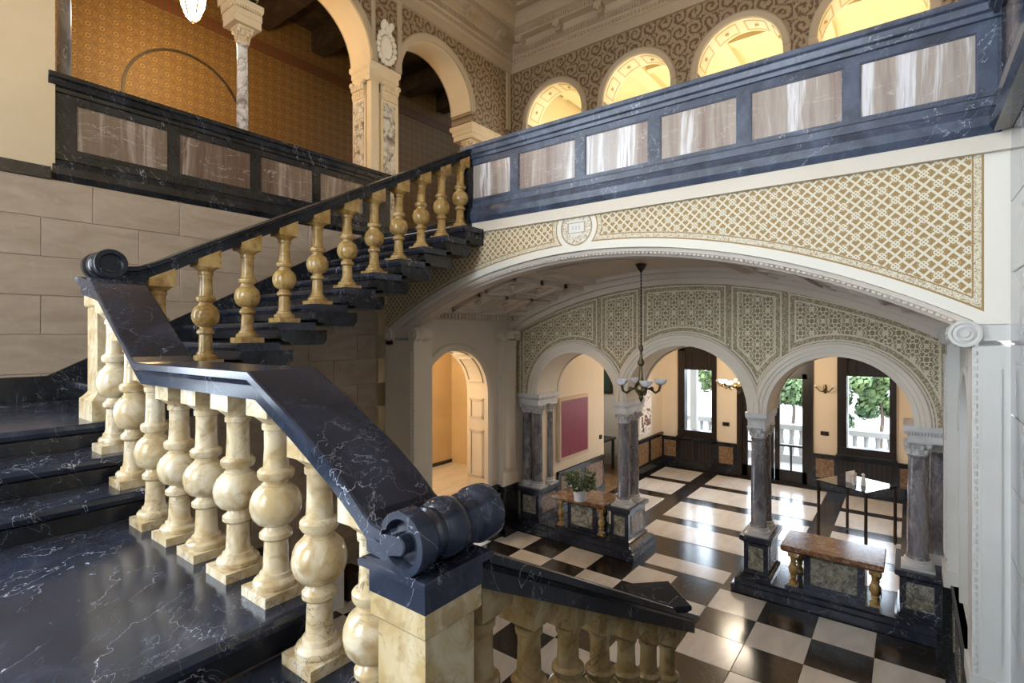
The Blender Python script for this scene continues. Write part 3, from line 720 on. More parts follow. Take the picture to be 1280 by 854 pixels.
for i, x in enumerate((-7.1, -6.9, -6.7)):
    tag(part('bottle', MB().lathe([(.04, .83), (.045, .85), (.045, 1.02), (.018, 1.1), (.016, 1.2), (.02, 1.21)], x, 12.2, 12), LEF if i != 1 else OPA), ('%s bottle on the dark table in the side room' % ('left green', 'white', 'right green')[i]), 'bottle', 'bottles on the side room table')
# art on the entrance walls
t = thing('red_painting', 'crimson canvas with bare cream edge on the peach wall left of the plant', 'painting', (-5.36, 9.09, 1.7))
part('stretcher', MB().box(-5.4, -5.335, 8.52, 9.65, 1.10, 2.32), BUF, t); part('canvas', MB().box(-5.336, -5.328, 8.58, 9.60, 1.17, 2.26), RED, t)
t = thing('wall_relief', 'white relief panel with small brown marks on the far peach wall', 'artwork', (-5.37, 12.6, 1.5))
part('panel', MB().box(-5.4, -5.35, 12.28, 13.02, 1.02, 2.3), REL, t)
kn = MB()
for i in range(26): kn.ball((-5.345, 12.34 + .62*random.random(), 1.08 + .55*random.random()), .02, .04, .05, 6, 4)
part('raised_marks', kn, BRO, t, kind='stuff')
for x, y, z, l in ((-3.72, 13.88, 1.27, 'small black switch plate on the wall left of the glass door'), (-1.55, 13.88, 1.28, 'small black switch plate right of the glass door')):
    t = thing('light_switch', l, 'switch', (x, y, z)); part('plate', MB().box(x - .08, x + .08, y - .005, y + .02, z - .045, z + .045), DBR, t); part('toggle', MB().box(x - .03, x + .01, y - .014, y - .005, z - .025, z + .025), STE, t)
t = thing('light_switch', 'small black switch plate on the peach wall right of the red canvas', 'switch', (-5.39, 10.3, 1.3)); part('plate', MB().box(-5.4, -5.38, 10.24, 10.34, 1.26, 1.35), DBR, t)
# standing mirror / panel behind the right column
t = thing('folding_screen', 'dark framed glass screen standing behind the right column', 'screen', (.33, 9.6, 0))
part('frame', MB().box(.30, .36, 9.0, 9.06, 0, 2.0).box(.30, .36, 10.1, 10.16, 0, 2.0).box(.30, .36, 9.06, 10.1, 1.94, 2.0).box(.30, .36, 9.06, 10.1, 0, .08), WOO, t); part('pane', MB().box(.325, .335, 9.06, 10.1, .08, 1.94), GLS, t)

# glass table
ang_t = math.radians(62.5)
def rot(x, y): c, s = math.cos(ang_t), math.sin(ang_t); return (-.73 + x*c - y*s, 10.73 + x*s + y*c)
t = thing('glass_table', 'tall square glass table on thin brown steel legs by the entrance', 'table', (-.73, 10.73, 0))
def rbox(mb, x0, x1, y0, y1, z0, z1):
    q = [rot(*p) for p in ((x0, y0), (x1, y0), (x1, y1), (x0, y1))]; return mb.loft([[(a, b, z) for a, b in q] for z in (z0, z1)])
part('glass_top', rbox(MB(), -.43, .43, -.43, .43, .985, 1.0), GLS, t)
for x in (-.4, .4):
    for y in (-.4, .4): part('leg', rbox(MB(), x - .017, x + .017, y - .017, y + .017, .012, .985), STE, t)
for k in range(4):
    e = MB(); (rbox(e, -.383, .383, (-.4, .4)[k], (-.4, .4)[k] + .001, .955, .985) if k < 2 else rbox(e, (-.4, .4)[k-2], (-.4, .4)[k-2] + .001, -.383, .383, .955, .985))
# white objects on the table
t = thing('leaflet_holder', 'white leaflet holder on the glass table', 'holder', (-.85, 10.75, 1.0))
part('back', rbox(MB(), -.10, .13, .10, .115, 1.0, 1.17), PAP, t); part('leaflets', rbox(MB(), -.09, .12, .06, .10, 1.005, 1.14), PAP, t); part('tray', rbox(MB(), -.10, .13, .04, .115, 1.0, 1.005), PAP, t)
def pot_fig(x, y, s, label):
    t = thing('ceramic_vessel', label, 'ornament', (x, y, 1.0), 'white vessels on the glass table')
    part('body', MB().lathe([(.03*s, 1.0), (.036*s, 1.02), (.03*s, 1.09), (.018*s, 1.13), (.014*s, 1.15)], x, y, 14), WHP, t); part('stopper', MB().ball((x, y, 1.15 + .02*s), .024*s, seg=12, rings=8), WHP, t)
pot_fig(-.62, 10.62, 1.1, 'taller white stoppered vessel on the glass table'); pot_fig(-.75, 10.55, .8, 'shorter white stoppered vessel beside the leaflet holder')

# potted plant on the left bench
t = thing('potted_plant', 'green leafy plant in a white pot on the left stone bench', 'plant', (-4.42, 7.70, .745))
PX, PY = -4.42, 7.70
part('pot', MB().lathe([(.095, .745), (.10, .75), (.128, .93), (.13, .935), (.12, .935), (.115, .91), (.0, .905)], PX, PY, 24), WHP, t)
lv = MB()
for i in range(300):
    a = random.random()*2*PI; e = random.random(); R = .05 + .17*math.sqrt(random.random()); z = .98 + .30*e*(1 - (R/.26)**2*.4)
    c = Vector((PX + R*math.cos(a), PY + R*math.sin(a), z)); d = Vector((math.cos(a), math.sin(a), random.uniform(-.7, .6))).normalized(); w = d.cross(Vector((random.random()-.5, random.random()-.5, 1))).normalized(); L = random.uniform(.06, .095); k = L*.36; nn = d.cross(w)*.008
    lv.add([c, c + d*L*.45 + w*k + nn, c + d*L, c + d*L*.45 - w*k + nn, c + d*L*.5 - nn], [(0, 4, 1), (1, 4, 2), (2, 4, 3), (3, 4, 0)], True)
part('foliage', lv, LEF, t, kind='stuff')
st = MB()
for i in range(14):
    a = i*2*PI/14; st.tube([(PX + .03*math.cos(a), PY + .03*math.sin(a), .89), (PX + .08*math.cos(a), PY + .08*math.sin(a), 1.03), (PX + .15*math.cos(a), PY + .15*math.sin(a), 1.14)], .005, 5)
part('stems', st, LEF, t, kind='stuff')
fw = MB()
for i in range(5): fw.ball((PX + random.uniform(-.12, .12), PY - .17 + random.uniform(-.04, .04), 1.0 + .2*random.random()), .016, .016, .02, 6, 4)
part('pale_flower', fw, PAP, t, kind='stuff')

# =================================================================== lights as objects
def arm_pts(a, R, x, y, z, k=1.0):
    q = [(.03, 0), (.10, .035), (.17, .01), (.24, -.03), (.30, .0), (.32, .07)]
    return [(x + R/.32*r*math.cos(a), y + R/.32*r*math.sin(a), z + h*k) for r, h in q]
def chandelier(name, label, x, y, zt, zb, n, R, lit, cup, a0=.6):
    t = thing(name, label, 'chandelier', (x, y, zt))
    part('ceiling_rose', MB().lathe([(.06, zt), (.075, zt - .01), (.05, zt - .06), (.02, zt - .10), (.012, zt - .12)], x, y, 16), DBR, t)
    ch = MB(); z = zt - .12
    while z > zb + .62:
        ch.lathe([(.004, z), (.010, z - .012), (.010, z - .028), (.004, z - .04)], x, y, 6); z -= .042
    part('chain', ch, DBR, t, kind='stuff')
    part('stem', MB().lathe([(.006, zb + .62), (.022, zb + .60), (.03, zb + .56), (.014, zb + .52), (.02, zb + .44), (.04, zb + .40), (.045, zb + .37), (.02, zb + .33), (.03, zb + .22), (.032, zb + .16), (.05, zb + .13), (.085, zb + .08), (.09, zb + .04), (.06, zb - .01), (.03, zb - .05), (.035, zb - .07), (.012, zb - .12), (.001, zb - .14)], x, y, 18), BRZ, t)
    for i in range(n):
        a = 2*PI*i/n + a0; ar = part('arm', MB().tube(arm_pts(a, R, x, y, zb + .02), [.016, .018, .014, .016, .016, .02], 8), BRZ, t)
        cx, cy, cz = x + R*math.cos(a), y + R*math.sin(a), zb + .09
        part('glass_bowl', MB().lathe([(.02, 0), (.05, .012), (.075, .04), (.085, .075), (.08, .075), (.07, .042), (.045, .02), (.001, .012)], cx, cy, 18, cz), cup, ar)
        part('scroll', MB().ball((x + R*.55*math.cos(a), y + R*.55*math.sin(a), zb + .045), .03, .03, .03, 8, 5), BRZ, ar)
    return t
chandelier('chandelier', 'bronze chandelier with white glass bowls on a long chain under the vault', -2.77, 6.4, 4.47, 2.80, 4, .25, False, OPA, YAW)
chandelier('chandelier', 'lit bronze chandelier glowing before the glass door, partly behind the arch', -2.85, 11.6, 4.5, 2.42, 5, .33, True, EBU)
lamp('entrance_lamp', 'POINT', (-2.85, 11.6, 2.85), 130, (1, .85, .66), .3)
def sconce(x, label):
    y, z = 13.9, 2.3; t = thing('wall_sconce', label, 'sconce', (x, y, z))
    part('back_plate', MB().ball((x, y - .02, z), .04, .02, .12, 10, 6), BRZ, t)
    for s in (-1, 1):
        ar = part('arm', MB().tube([(x, y - .03, z - .02), (x + s*.05, y - .08, z - .06), (x + s*.11, y - .11, z - .03), (x + s*.15, y - .12, z + .03), (x + s*.18, y - .12, z + .05)], .012, 8), BRZ, t)
        part('candle_cup', MB().lathe([(.012, 0), (.035, .01), (.03, .02), (.014, .025), (.014, .06)], x + s*.18, y - .12, 12, z + .05), OPA, ar)
    return t
sconce(-3.74, 'bronze two-armed wall sconce between left window and glass door'); sconce(-1.54, 'bronze two-armed wall sconce between glass door and right window')
# lantern in the upper gallery
t = thing('lantern', 'lit tapered glass lantern hanging in the upper left gallery', 'lantern', (-8.0, 3.11, 9.2))
lx, ly, lz = -8.0, 3.11, 7.95
part('glass_body', MB().lathe([(.09, .05), (.15, .20), (.20, .62), (.17, .62), (.12, .20), (.06, .06)], lx, ly, 6, lz), ELA, t)
part('bottom_bowl', MB().lathe([(.001, .0), (.06, .02), (.12, .10), (.10, .12), (.0, .12)], lx, ly, 6, lz), ELA, t)
fr = MB()
for i in range(6):
    a = PI/3*i; fr.tube([(lx + .092*math.cos(a), ly + .092*math.sin(a), lz + .05), (lx + .155*math.cos(a), ly + .155*math.sin(a), lz + .2), (lx + .205*math.cos(a), ly + .205*math.sin(a), lz + .62)], .009, 6)
fr.lathe([(.205, .62), (.22, .63), (.16, .72), (.05, .80), (.02, .84)], lx, ly, 6, lz); fr.ball((lx, ly, lz - .015), .022)
part('metal_frame', fr, DBR, t); part('rod', MB().tube([(lx, ly, lz + .82), (lx, ly, 9.45)], .01, 6), DBR, t)
lamp('lantern_light', 'POINT', (lx + .02, ly, lz + .0 - .22), 120, (1, .66, .28), .12)

# =================================================================== gallery parapets
def parapet(name, pl, u0, u1, panels, mat, onx, label, caps=(0, 0), depth=.36):
    t = thing(name, label, 'parapet', pl.p((u0+u1)/2, 4.98, -depth/2))
    m = MB(); pl.box(m, u0, u1, 5.16, 5.80, -depth, -.03)
    fr = part('wall_slab', m, mat, t)
    m = MB()
    for a, b in [(0, .02)]:
        pass
    prof = [(4.975, .02), (5.03, .045), (5.10, .045), (5.16, .03), (5.18, .0), (5.25, .0), (5.25, -.04), (4.975, -.1)]
    m.loft([[pl.p(u, w, d) for w, d in prof] for u in (u0, u1)]); pl.box(m, u0, u1, 4.975, 5.16, -depth, -.09)
    part('plinth', m, mat, t)
    m = MB(); pl.box(m, u0, u1, 5.245, 5.283, -.03, .0); pl.box(m, u0, u1, 5.727, 5.80, -.03, .0); cur = u0
    for a, b in panels: pl.box(m, cur, a, 5.283, 5.727, -.03, .0); cur = b
    pl.box(m, cur, u1, 5.283, 5.727, -.03, .0); part('frame', m, mat, t)
    for a, b in panels:
        m = MB(); pl.box(m, a, b, 5.283, 5.727, -.04, -.018); p = part('onyx_panel', m, onx, t)
        m = MB()
        for (x0, x1, z0, z1) in ((a, b, 5.283, 5.293), (a, b, 5.717, 5.727), (a, a + .01, 5.293, 5.717), (b - .01, b, 5.293, 5.717)): pl.box(m, x0, x1, z0, z1, -.018, -.006)
        part('bead', m, mat, p)
    m = MB(); prof = [(5.79, -.01), (5.80, .02), (5.835, .025), (5.85, .045), (5.90, .055), (5.915, .075), (5.955, .075), (5.955, -depth - .05), (5.79, -depth - .02)]
    m.loft([[pl.p(u, w, d) for w, d in prof] for u in (u0 - caps[0], u1 + caps[1])]); part('cap_rail', m, mat, t)
    return t
parapet('gallery_parapet', PL('y', 5.03, -1), -4.60, .52, [(-4.50, -3.86), (-3.74, -2.95), (-2.83, -2.10), (-1.98, -1.25), (-1.14, -.43), (-.32, .39)], BLP, ONX,
        'long blue-black marble gallery parapet, skylight sheen in its colour, with six onyx panels above the hall arch')
parapet('gallery_parapet', PL('x', -6.29, 1), 1.25, 5.2, [(1.43, 2.21), (2.31, 3.09), (3.20, 3.91), (4.01, 4.72)], BLK, ONY,
        'black marble gallery parapet with brown onyx panels over the block wall on the left', (.03, 0), .40)
parapet('gallery_parapet', PL('x', .49, -1), -1.2, 4.96, [(3.2, 3.95), (4.05, 4.75)], BLU, ONY, 'dark marble parapet along the right wall at the top right edge')

# =================================================================== right wall of polished blocks
wrt = struct('wall_right', MB().box(.59, .9, -5, 5.07, 0, 4.97), CEW)
for r in range(10):
    z0 = .0 + .497*r
    for k in range(7):
        y1 = 5.055 - .9*k + (.45 if r % 2 else 0); y0 = max(y1 - .894, -.5); y1 = min(y1, 5.055)
        if y1 - y0 > .1: part('marble_block', MB().loft([[(.595, y0, z0 + .003), (.595, y1, z0 + .003), (.595, y1, z0 + .494), (.595, y0, z0 + .494)], [(.572, y0, z0 + .003), (.572, y1, z0 + .003), (.572, y1, z0 + .494), (.572, y0, z0 + .494)], [(.568, y0 + .004, z0 + .007), (.568, y1 - .004, z0 + .007), (.568, y1 - .004, z0 + .49), (.568, y0 + .004, z0 + .49)]]), CEW, wrt)

# =================================================================== upper arcade (left) and upper back wall
PU = PL('x', -6.5, 1)
ua = MB(); PU.arched(ua, 1.0, 8.55, 7.72, 10.2, [(2.2, .82, 7.72), (4.14, .87, 7.72), (6.42, .85, 7.72)], -.5, 0, 26)
PU.box(ua, 7.27, 8.55, 7.5, 7.72, -.5, 0); PU.box(ua, 7.5, 8.55, 5.05, 7.5, -.5, -.1)
wa = struct('wall_left', ua, FRY)
for c, r in ((2.2, .82), (4.14, .87), (6.42, .85)):
    m = MB(); PU.ring(m, c, 7.72, [(r - .004, -.52), (r - .004, .02), (r + .04, .03), (r + .10, .03), (r + .12, .012), (r + .12, -.05), (r + .003, -.05), (r + .003, -.52)], n=30); part('archivolt', m, STB, wa)
    m = MB(); PU.ring(m, c, 7.72, [(r - .01, -.49), (r - .01, -.01), (r, -.01), (r, -.49)], n=30); part('soffit_lining', m, CRM, wa)
for y0, y1 in ((5.0, 5.06), (5.50, 5.58), (8.33, 8.45)):
    m = MB(); PU.box(m, y0, y1, 7.72, 8.9, 0, .035); part('vertical_moulding', m, STB, wa)
m = MB(); PU.box(m, 5.06, 5.50, 8.82, 8.9, 0, .03); part('panel_head', m, STB, wa)
# carved shield on the pier
sh = thing('carved_shield', 'carved stone oval shield with leaf crest above the upper pier', 'carving', (-6.48, 5.27, 8.0))
part('oval', MB().ball((-6.49, 5.28, 8.02), .05, .12, .19, 14, 8), STU, sh); cr = MB()
for i in range(16): a = i*PI/8; cr.ball((-6.48, 5.28 + .16*math.cos(a), 8.02 + .24*math.sin(a)), .035, .045, .05, 7, 5)
for i in range(7): cr.ball((-6.46, 5.20 + .027*i, 8.32 + .05*math.sin(i*1.3)), .05, .045, .06, 7, 5)
part('scroll_border', cr, STU, sh)
t = thing('column', 'slender veined white marble column standing on the left parapet', 'column', (-6.75, 3.2, 5.955))
part('shaft', shaft(MB(), -6.75, 3.2, 6.06, 7.24, .068), WVM, t); part('column_base', cbase(MB(), -6.75, 3.2, 5.955, .068), CRM, t)
part('capital', capital(MB(), -6.75, 3.2, 7.23, .068, .20), CRM, t)
im = attic(MB(), -6.93, -6.57, 3.02, 3.38, 7.43, 7.72)
for i in range(11): im.box(-6.578, -6.56, 3.035 + .03*i, 3.055 + .03*i, 7.60, 7.64).box(-6.92 + .03*i, -6.90 + .03*i, 3.012, 3.03, 7.60, 7.64)
part('impost_block', im, CRM, t)
t = thing('column', 'grey half column at the far left end of the gallery, beside the cream wall', 'column', (-6.75, 1.36, 5.955))
part('shaft', shaft(MB(), -6.75, 1.44, 6.05, 7.24, .06), PUR, t); part('column_base', cbase(MB(), -6.75, 1.44, 5.955, .06), CRM, t); part('capital', capital(MB(), -6.75, 1.44, 7.23, .06, .2), CRM, t); part('impost_block', attic(MB(), -6.93, -6.57, 1.3, 1.6, 7.43, 7.72), CRM, t)
t = thing('column', 'short visible column top with carved capital at the far end of the gallery arcade', 'column', (-6.75, 7.42, 5.05))
part('shaft', shaft(MB(), -6.68, 7.44, 5.15, 7.04, .09), CRM, t); part('column_base', cbase(MB(), -6.68, 7.44, 5.05, .09), CRM, t); part('capital', capital(MB(), -6.68, 7.44, 7.03, .085, .20), CRM, t)
im = attic(MB(), -7.0, -6.44, 7.24, 8.5, 7.24, 7.5); part('impost_block', im, CRM, t)
t = thing('pier', 'square upper pier with brown-white veined marble panels and carved capitals at the gallery corner', 'pier', (-6.74, 5.30, 5.05))
part('shaft', MB().box(-6.98, -6.52, 5.03, 5.55, 5.05, 7.3).box(-6.60, -6.49, 5.0, 5.14, 5.05, 7.42), CRM, t)
part('side_panel', MB().box(-6.525, -6.50, 5.20, 5.50, 5.3, 7.22), CRM, t); part('marble_inlay', MB().box(-6.505, -6.492, 5.235, 5.465, 5.5, 7.16), PAV, t)
part('side_panel', MB().box(-6.96, -6.64, 5.005, 5.035, 5.3, 7.22), CRM, t); part('marble_inlay', MB().box(-6.93, -6.68, 4.995, 5.01, 5.5, 7.16), PAV, t)
for (px, py) in ((-6.5, 5.35), (-6.80, 5.02)):
    cp = MB(); side = px == -6.5
    if side: cp.box(-6.53, -6.47, 5.2, 5.5, 7.2, 7.44)
    else: cp.box(-6.95, -6.65, 4.99, 5.04, 7.2, 7.44)
    for k in range(2):
        for i in range(6):
            q = -.13 + .052*i; e = (px + .02 + .02*k, py + q) if side else (px + q, py - .02 - .02*k); cp.ball((e[0], e[1], 7.26 + .10*k), .03, .03, .055, 6, 4)
    for q in (-.14, .14):
        e = (px + .04, py + q) if side else (px + q, py - .04); cp.ball((e[0], e[1], 7.43), .05, .05, .045, 8, 5)
    part('carved_capital', cp, CRM, t)
part('impost_block', attic(MB(), -7.0, -6.50, 4.98, 5.57, 7.44, 7.72), CRM, t)

PV = PL('y', 8.5, -1); UA = [(-5.47 + 1.685*i, .63, 7.78) for i in range(5)]
ub = MB(); PV.arched(ub, -6.6, 3.2, 7.78, 10.2, UA, -.42, 0, 24)
for i in range(6):
    x0 = -6.6 if i == 0 else UA[i-1][0] + .63; x1 = UA[i][0] - .63 if i < 5 else 3.2; PV.box(ub, x0, x1, 5.05, 7.78, -.42, 0)
wub = struct('wall_back', ub, FRX)
for i, (c, r, z) in enumerate(UA):
    m = MB(); PV.ring(m, c, z, [(r - .003, -.02), (r - .003, .02), (r + .03, .035), (r + .075, .035), (r + .10, .015), (r + .10, -.04), (r + .003, -.04)], n=28)
    for s in (-1, 1): PV.box(m, c + s*(r - .003), c + s*(r + .10), 5.05, z, -.02, .02)
    part('archivolt', m, STB, wub)
    m = MB(); PV.ring(m, c, z, [(r - .012, -.44), (r - .012, -.02), (r, -.02), (r, -.44)], n=28); so = part('soffit_lining', m, LOG, wub)
    for k in range(4):
        a0_, a1_ = .18 + k*.74, .18 + k*.74 + .56; m = MB()
        for b0, b1 in ((a0_, a0_ + .03), (a1_ - .03, a1_)): PV.ring(m, c, z, [(r - .018, -.38), (r - .018, -.08), (r - .011, -.08), (r - .011, -.38)], b0, b1, 1)
        for e0, e1 in ((-.38, -.365), (-.095, -.08)): PV.ring(m, c, z, [(r - .018, e0), (r - .018, e1), (r - .011, e1), (r - .011, e0)], a0_, a1_, 6)
        am = (a0_ + a1_)/2; m.ball(PV.p(c + (r - .015)*math.cos(am), z + (r - .015)*math.sin(am), -.23), .035, .035, .03, 8, 4)
        part('painted_panel', m, LOG2, so)
# loggia behind the upper arches: coved ceiling, open towards the terrace side
lg = MB(); lg.box(-6.6, 3.2, 8.9, 12.6, 9.3, 9.45); struct('ceiling', lg, LOG)
lo = MB(); PL('y', 12.6, -1).arched(lo, -6.6, 3.2, 7.6, 9.5, [(c, .66, 7.6) for c, r, z in UA], -.4, 0)
for i in range(6):
    x0 = -6.6 if i == 0 else UA[i-1][0] + .66; x1 = UA[i][0] - .66 if i < 5 else 3.2; lo.box(x0, x1, 12.6, 13.0, 5.05, 7.6)
struct('wall_back', lo, LOG)
struct('wall_side', MB().box(-6.7, -6.6, 8.9, 13, 5.05, 9.4).box(3.2, 3.3, -4.4, 13, 5.05, 10.2), LOG)
m = MB()
for c in [-6.32 + 1.685*i for i in range(6)]: m.box(c - .16, c + .16, 8.9, 12.6, 9.16, 9.3)
m.box(-6.6, 3.2, 10.6, 10.8, 9.2, 9.3); part('ceiling_rib', m, LOG, bpy.data.objects['ceiling.004'] if 'ceiling.004' in bpy.data.objects else None) if False else struct('trim_2', m, LOG)
for i, (c, r, z) in enumerate(UA):
    m = MB().ball((c, 9.9, 9.3), .12, .12, .015, 12, 4)
    for k in range(8): m.ball((c + .2*math.cos(k*PI/4), 9.9 + .2*math.sin(k*PI/4), 9.3), .07, .07, .012, 8, 4)
    for e in (-.52, .52): m.box(c + e - .01, c + e + .01, 9.1, 10.5, 9.29, 9.302)
    for e in (9.1, 10.5): m.box(c - .52, c + .52, e - .01, e + .01, 9.29, 9.302)
    part('painted_ceiling_flower', m, LOG2, bpy.data.objects['trim_2'])
for i in range(3): lamp('loggia_lamp', 'POINT', (-4.6 + 2.9*i, 10.6, 6.35), 70, (1, .84, .52), .25)

# cornice and coffered ceiling of the stair hall
CZ = 9.75
def cornice(pl, u0, u1, c0, c1):
    m = MB(); prof = [(8.86, 0), (8.86, .05), (9.02, .06), (9.04, .09), (9.12, .11), (9.14, .13), (9.24, .13), (9.26, .16), (9.36, .18), (9.38, .32), (9.50, .34), (9.52, .40), (9.60, .46), (9.68, .48), (CZ + .05, .48), (CZ + .05, 0)]
    m.loft([[pl.p(u + k*d, w, d) for w, d in prof] for u, k in ((u0, c0), (u1, c1))]); return m
tc = struct('trim_3', cornice(PV, -6.5, 3.2, 1, 0), CEI); td = struct('trim_4', cornice(PU, -1.5, 8.5, 0, -1), CEI)
for o, pl, r in ((tc, PV, (-6.4, 1.2)), (td, PU, (1.5, 8.4))):
    d = MB(); u = r[0] + .1
    while u < r[1]:
        pl.box(d, u, u + .028, 9.15, 9.235, .13, .150); pl.box(d, u, u + .022, 9.405, 9.48, .325, .352); u += .048
    part('dentil_row', d, CEI, o, kind='stuff')
    d = MB(); u = r[0] + .25
    br = MB(); pl.box(br, 0, .14, 9.27, 9.38, .16, .31); pl.box(br, .02, .12, 9.22, 9.27, .14, .24)
    while u < r[1]:
        b = MB(); pl.box(b, u, u + .15, 9.29, 9.38, .16, .33); pl.box(b, u + .02, u + .13, 9.23, 9.29, .13, .26); p = pl.p(u + .075, 9.29, .30); b.ball(p, .04, .04, .04, 8, 5)
        part('modillion', b, CEI, o); u += .86
    d = MB(); u = r[0]
    while u < r[1]: p = pl.p(u, 9.08, .11); d.ball(p, .022, .022, .03, 6, 4); u += .07
    part('egg_moulding', d, CEI, o, kind='stuff')
cl = struct('ceiling', MB().box(-6.6, 3.3, -5, 8.6, CZ + .30, CZ + .45), CEI)
for i in range(8):
    y = 7.98 - .96*i
    part('beam', MB().box(-6.5, 3.2, y - .10, y + .10, CZ, CZ + .3).box(-6.5, 3.2, y - .14, y + .14, CZ + .06, CZ + .3), CEI, cl)
for i in range(10):
    x = -6.0 + .98*i
    part('cross_beam', MB().box(x - .10, x + .10, 0, 8.5, CZ + .003, CZ + .3).box(x - .14, x + .14, 0, 8.5, CZ + .063, CZ + .3), CEI, cl)
ro = MB().ball((0, 0, 0), .10, .10, .06, 12, 6)
for k in range(8): ro.ball((.13*math.cos(k*PI/4), .13*math.sin(k*PI/4), .02), .07, .07, .035, 8, 4)
rom = mesh('rosette', ro, CEI)
for i in range(6):
    for j in range(3): inst('rosette', rom, cl, (-5.51 + .98*i, 7.5 - .96*j, CZ + .27))
lamp('right_gallery_lamp', 'POINT', (2.5, 1.4, 6.08), 190, (1, .80, .52), .12)
# gallery corridor ceiling with beams, frieze, arch line
gc = struct('ceiling', MB().box(-9.6, -6.9, .9, 13, 9.6, 9.8), BEA)
for i in range(8):
    y = 1.4 + 1.15*i; part('beam', MB().box(-9.5, -6.95, y - .14, y + .14, 9.2, 9.6), BEA, gc)
struct('trim_5', MB().box(-9.5, -9.48, -2, 12, 8.75, 8.95), RFR)
m = MB(); PL('x', -9.5, 1).ring(m, 3.6, 7.3, [(.86, .0), (.86, .012), (.90, .012), (.90, 0)]); PL('x', -9.5, 1).box(m, 2.70, 2.74, 5.2, 7.3, 0, .012); PL('x', -9.5, 1).box(m, 4.46, 4.5, 5.2, 7.3, 0, .012); struct('trim_6', m, BEA)
struct('wall_back', MB().box(-9.6, -6.5, 12.5, 12.7, 5.05, 9.8), GOL)

# =================================================================== stairs
def ytread(y0, y1, z): pass
t = thing('staircase', 'blue-black marble lower flight rising left from the foreground platform to the landing', 'staircase', (-2.8, -.9, 1.96))
LV = [(-6.25, -4.37, 2.95), (-4.37, -3.97, 2.785), (-3.97, -3.645, 2.62), (-3.645, -1.955, 2.455), (-1.955, -1.62, 2.29), (-1.62, -1.29, 2.125)]
for i, (x0, x1, z) in enumerate(LV):
    nm = 'landing' if i == 0 else ('platform' if i == 3 else 'tread'); yb = 1.36 if i == 0 else 1.28; th = .075
    prof = [(x0 - .0, z - th), (x1 - .02, z - th), (x1 + .02, z - th + .018), (x1 + .03, z - .03), (x1 + .025, z - .008), (x1 + .015, z), (x0, z)]
    part(nm, MB().prism(prof, 'y', -3.2, yb), BLU, t)
    part('riser', MB().box(max(x0, x1 - .6), x1 - .015, -3.2, yb - .02, z - .165, z - th), BLK, t)
part('string_wall', MB().prism([(-6.24, .0), (-1.45, .0), (-1.45, 1.95), (-1.66, 1.95), (-1.66, 2.115), (-2.0, 2.115), (-2.0, 2.28), (-3.69, 2.28), (-3.69, 2.445), (-4.02, 2.445), (-4.02, 2.61), (-4.42, 2.61), (-4.42, 2.87), (-6.24, 2.87)], 'y', -3.2, 1.24), LIM, t)
t = thing('staircase', 'dark marble hall flight descending to the chequered floor below the right railing', 'staircase', (-.4, 2.5, 0))
part('landing', MB().box(-1.42, .56, -3.2, 1.36, 1.86, 1.955), BLU, t)
for k in range(10):
    y0 = 1.36 + .335*k; z = 1.78 - .175*k; part('tread', MB().box(-1.42, .56, y0 - .02, y0 + .36, z - .06, z), BLU, t); part('riser', MB().box(-1.40, .55, y0 + .01, y0 + .335, z - .175, z - .06), BLK, t)
part('string_wall', MB().box(-1.40, .54, -3.2, 1.33, 0, 1.86), LIM, t)
t = thing('staircase', 'dark marble upper flight of open cantilevered steps rising along the block wall', 'staircase', (-5.3, 3.2, 2.95))
for k in range(1, 13):
    y0 = 1.34 + .335*(k - 1); z = 2.95 + .175*k; y1 = y0 + .335; last = (k == 12)
    if last: y1 = 5.06
    x1 = -4.30
    part('tread', MB().prism([(y0 - .02, z - .045), (y0 - .005, z - .065), (y1 + .0, z - .065), (y1 + .0, z), (y0 - .015, z), (y0 - .03, z - .015), (y0 - .03, z - .04)], 'x', -6.24, x1 + .025), BLU, t)
    part('step_block', MB().prism([(y0 + .03, z - .065), (y0 + .03, z - .14), (y0 + .06, z - .165), (y0 + .10, z - .17), (y0 + .14, z - .20), (y1 + .10, z - .20), (y1 + .14, z - .15), (y1 + .14, z - .065)] if not last else [(y0 + .03, z - .065), (y0 + .03, z - .17), (y1, z - .17), (y1, z - .065)], 'x', -6.24, x1 - .015), BLK, t)

# =================================================================== balustrades
def baluster_mb(h, sl=0.0, axis='x', blk=.085, ex=.0):   # h: base to rail underside on the axis; sl: rail slope per metre
    s = h/.835; m = MB().sq([(.098, .098, 0), (.098, .098, .042)])
    m.lathe([(.085, .042), (.09, .052), (.09, .066), (.083, .075), (.068, .08), (.064, .098), (.056, .102), (.051, .12), (.048, .2), (.046, .232), (.056, .236), (.065, .246), (.065, .264), (.054, .274), (.046, .282), (.044, .292), (.052, .296),
             (.074, .306), (.092, .33), (.101, .36), (.103, .383), (.099, .41), (.087, .438), (.066, .458), (.058, .462), (.058, .468), (.05, .472), (.052, .486), (.066, .49), (.073, .503), (.073, .522), (.064, .532), (.052, .536), (.050, .55), (.047, .62), (.047, .695), (.055, .698), (.056, .72), (.05, .722), (.062, .736), (.08, .75), (.084, .757)], 0, 0, 22)
    m.v = [(p[0], p[1], p[2]*s) for p in m.v]
    zt = .757*s; tops = []
    for x, y in ((-blk, -blk), (blk, -blk), (blk, blk), (-blk, blk)):
        q = x if axis == 'x' else y; tops.append((x, y, h + sl*q + .02))
    m.loft([[(-blk, -blk, zt), (blk, -blk, zt), (blk, blk, zt), (-blk, blk, zt)], tops]); return m
RAIL = lambda w, h: [(-w, -.034), (-w, -.004), (-w + .008, 0), (w - .008, 0), (w, -.004), (w, -.034), (w - .015, -.042), (w - .018, -.056), (w - .03, -.06), (w - .032, -h), (-w + .032, -h), (-w + .03, -.06), (-w + .018, -.056), (-w + .015, -.042)]
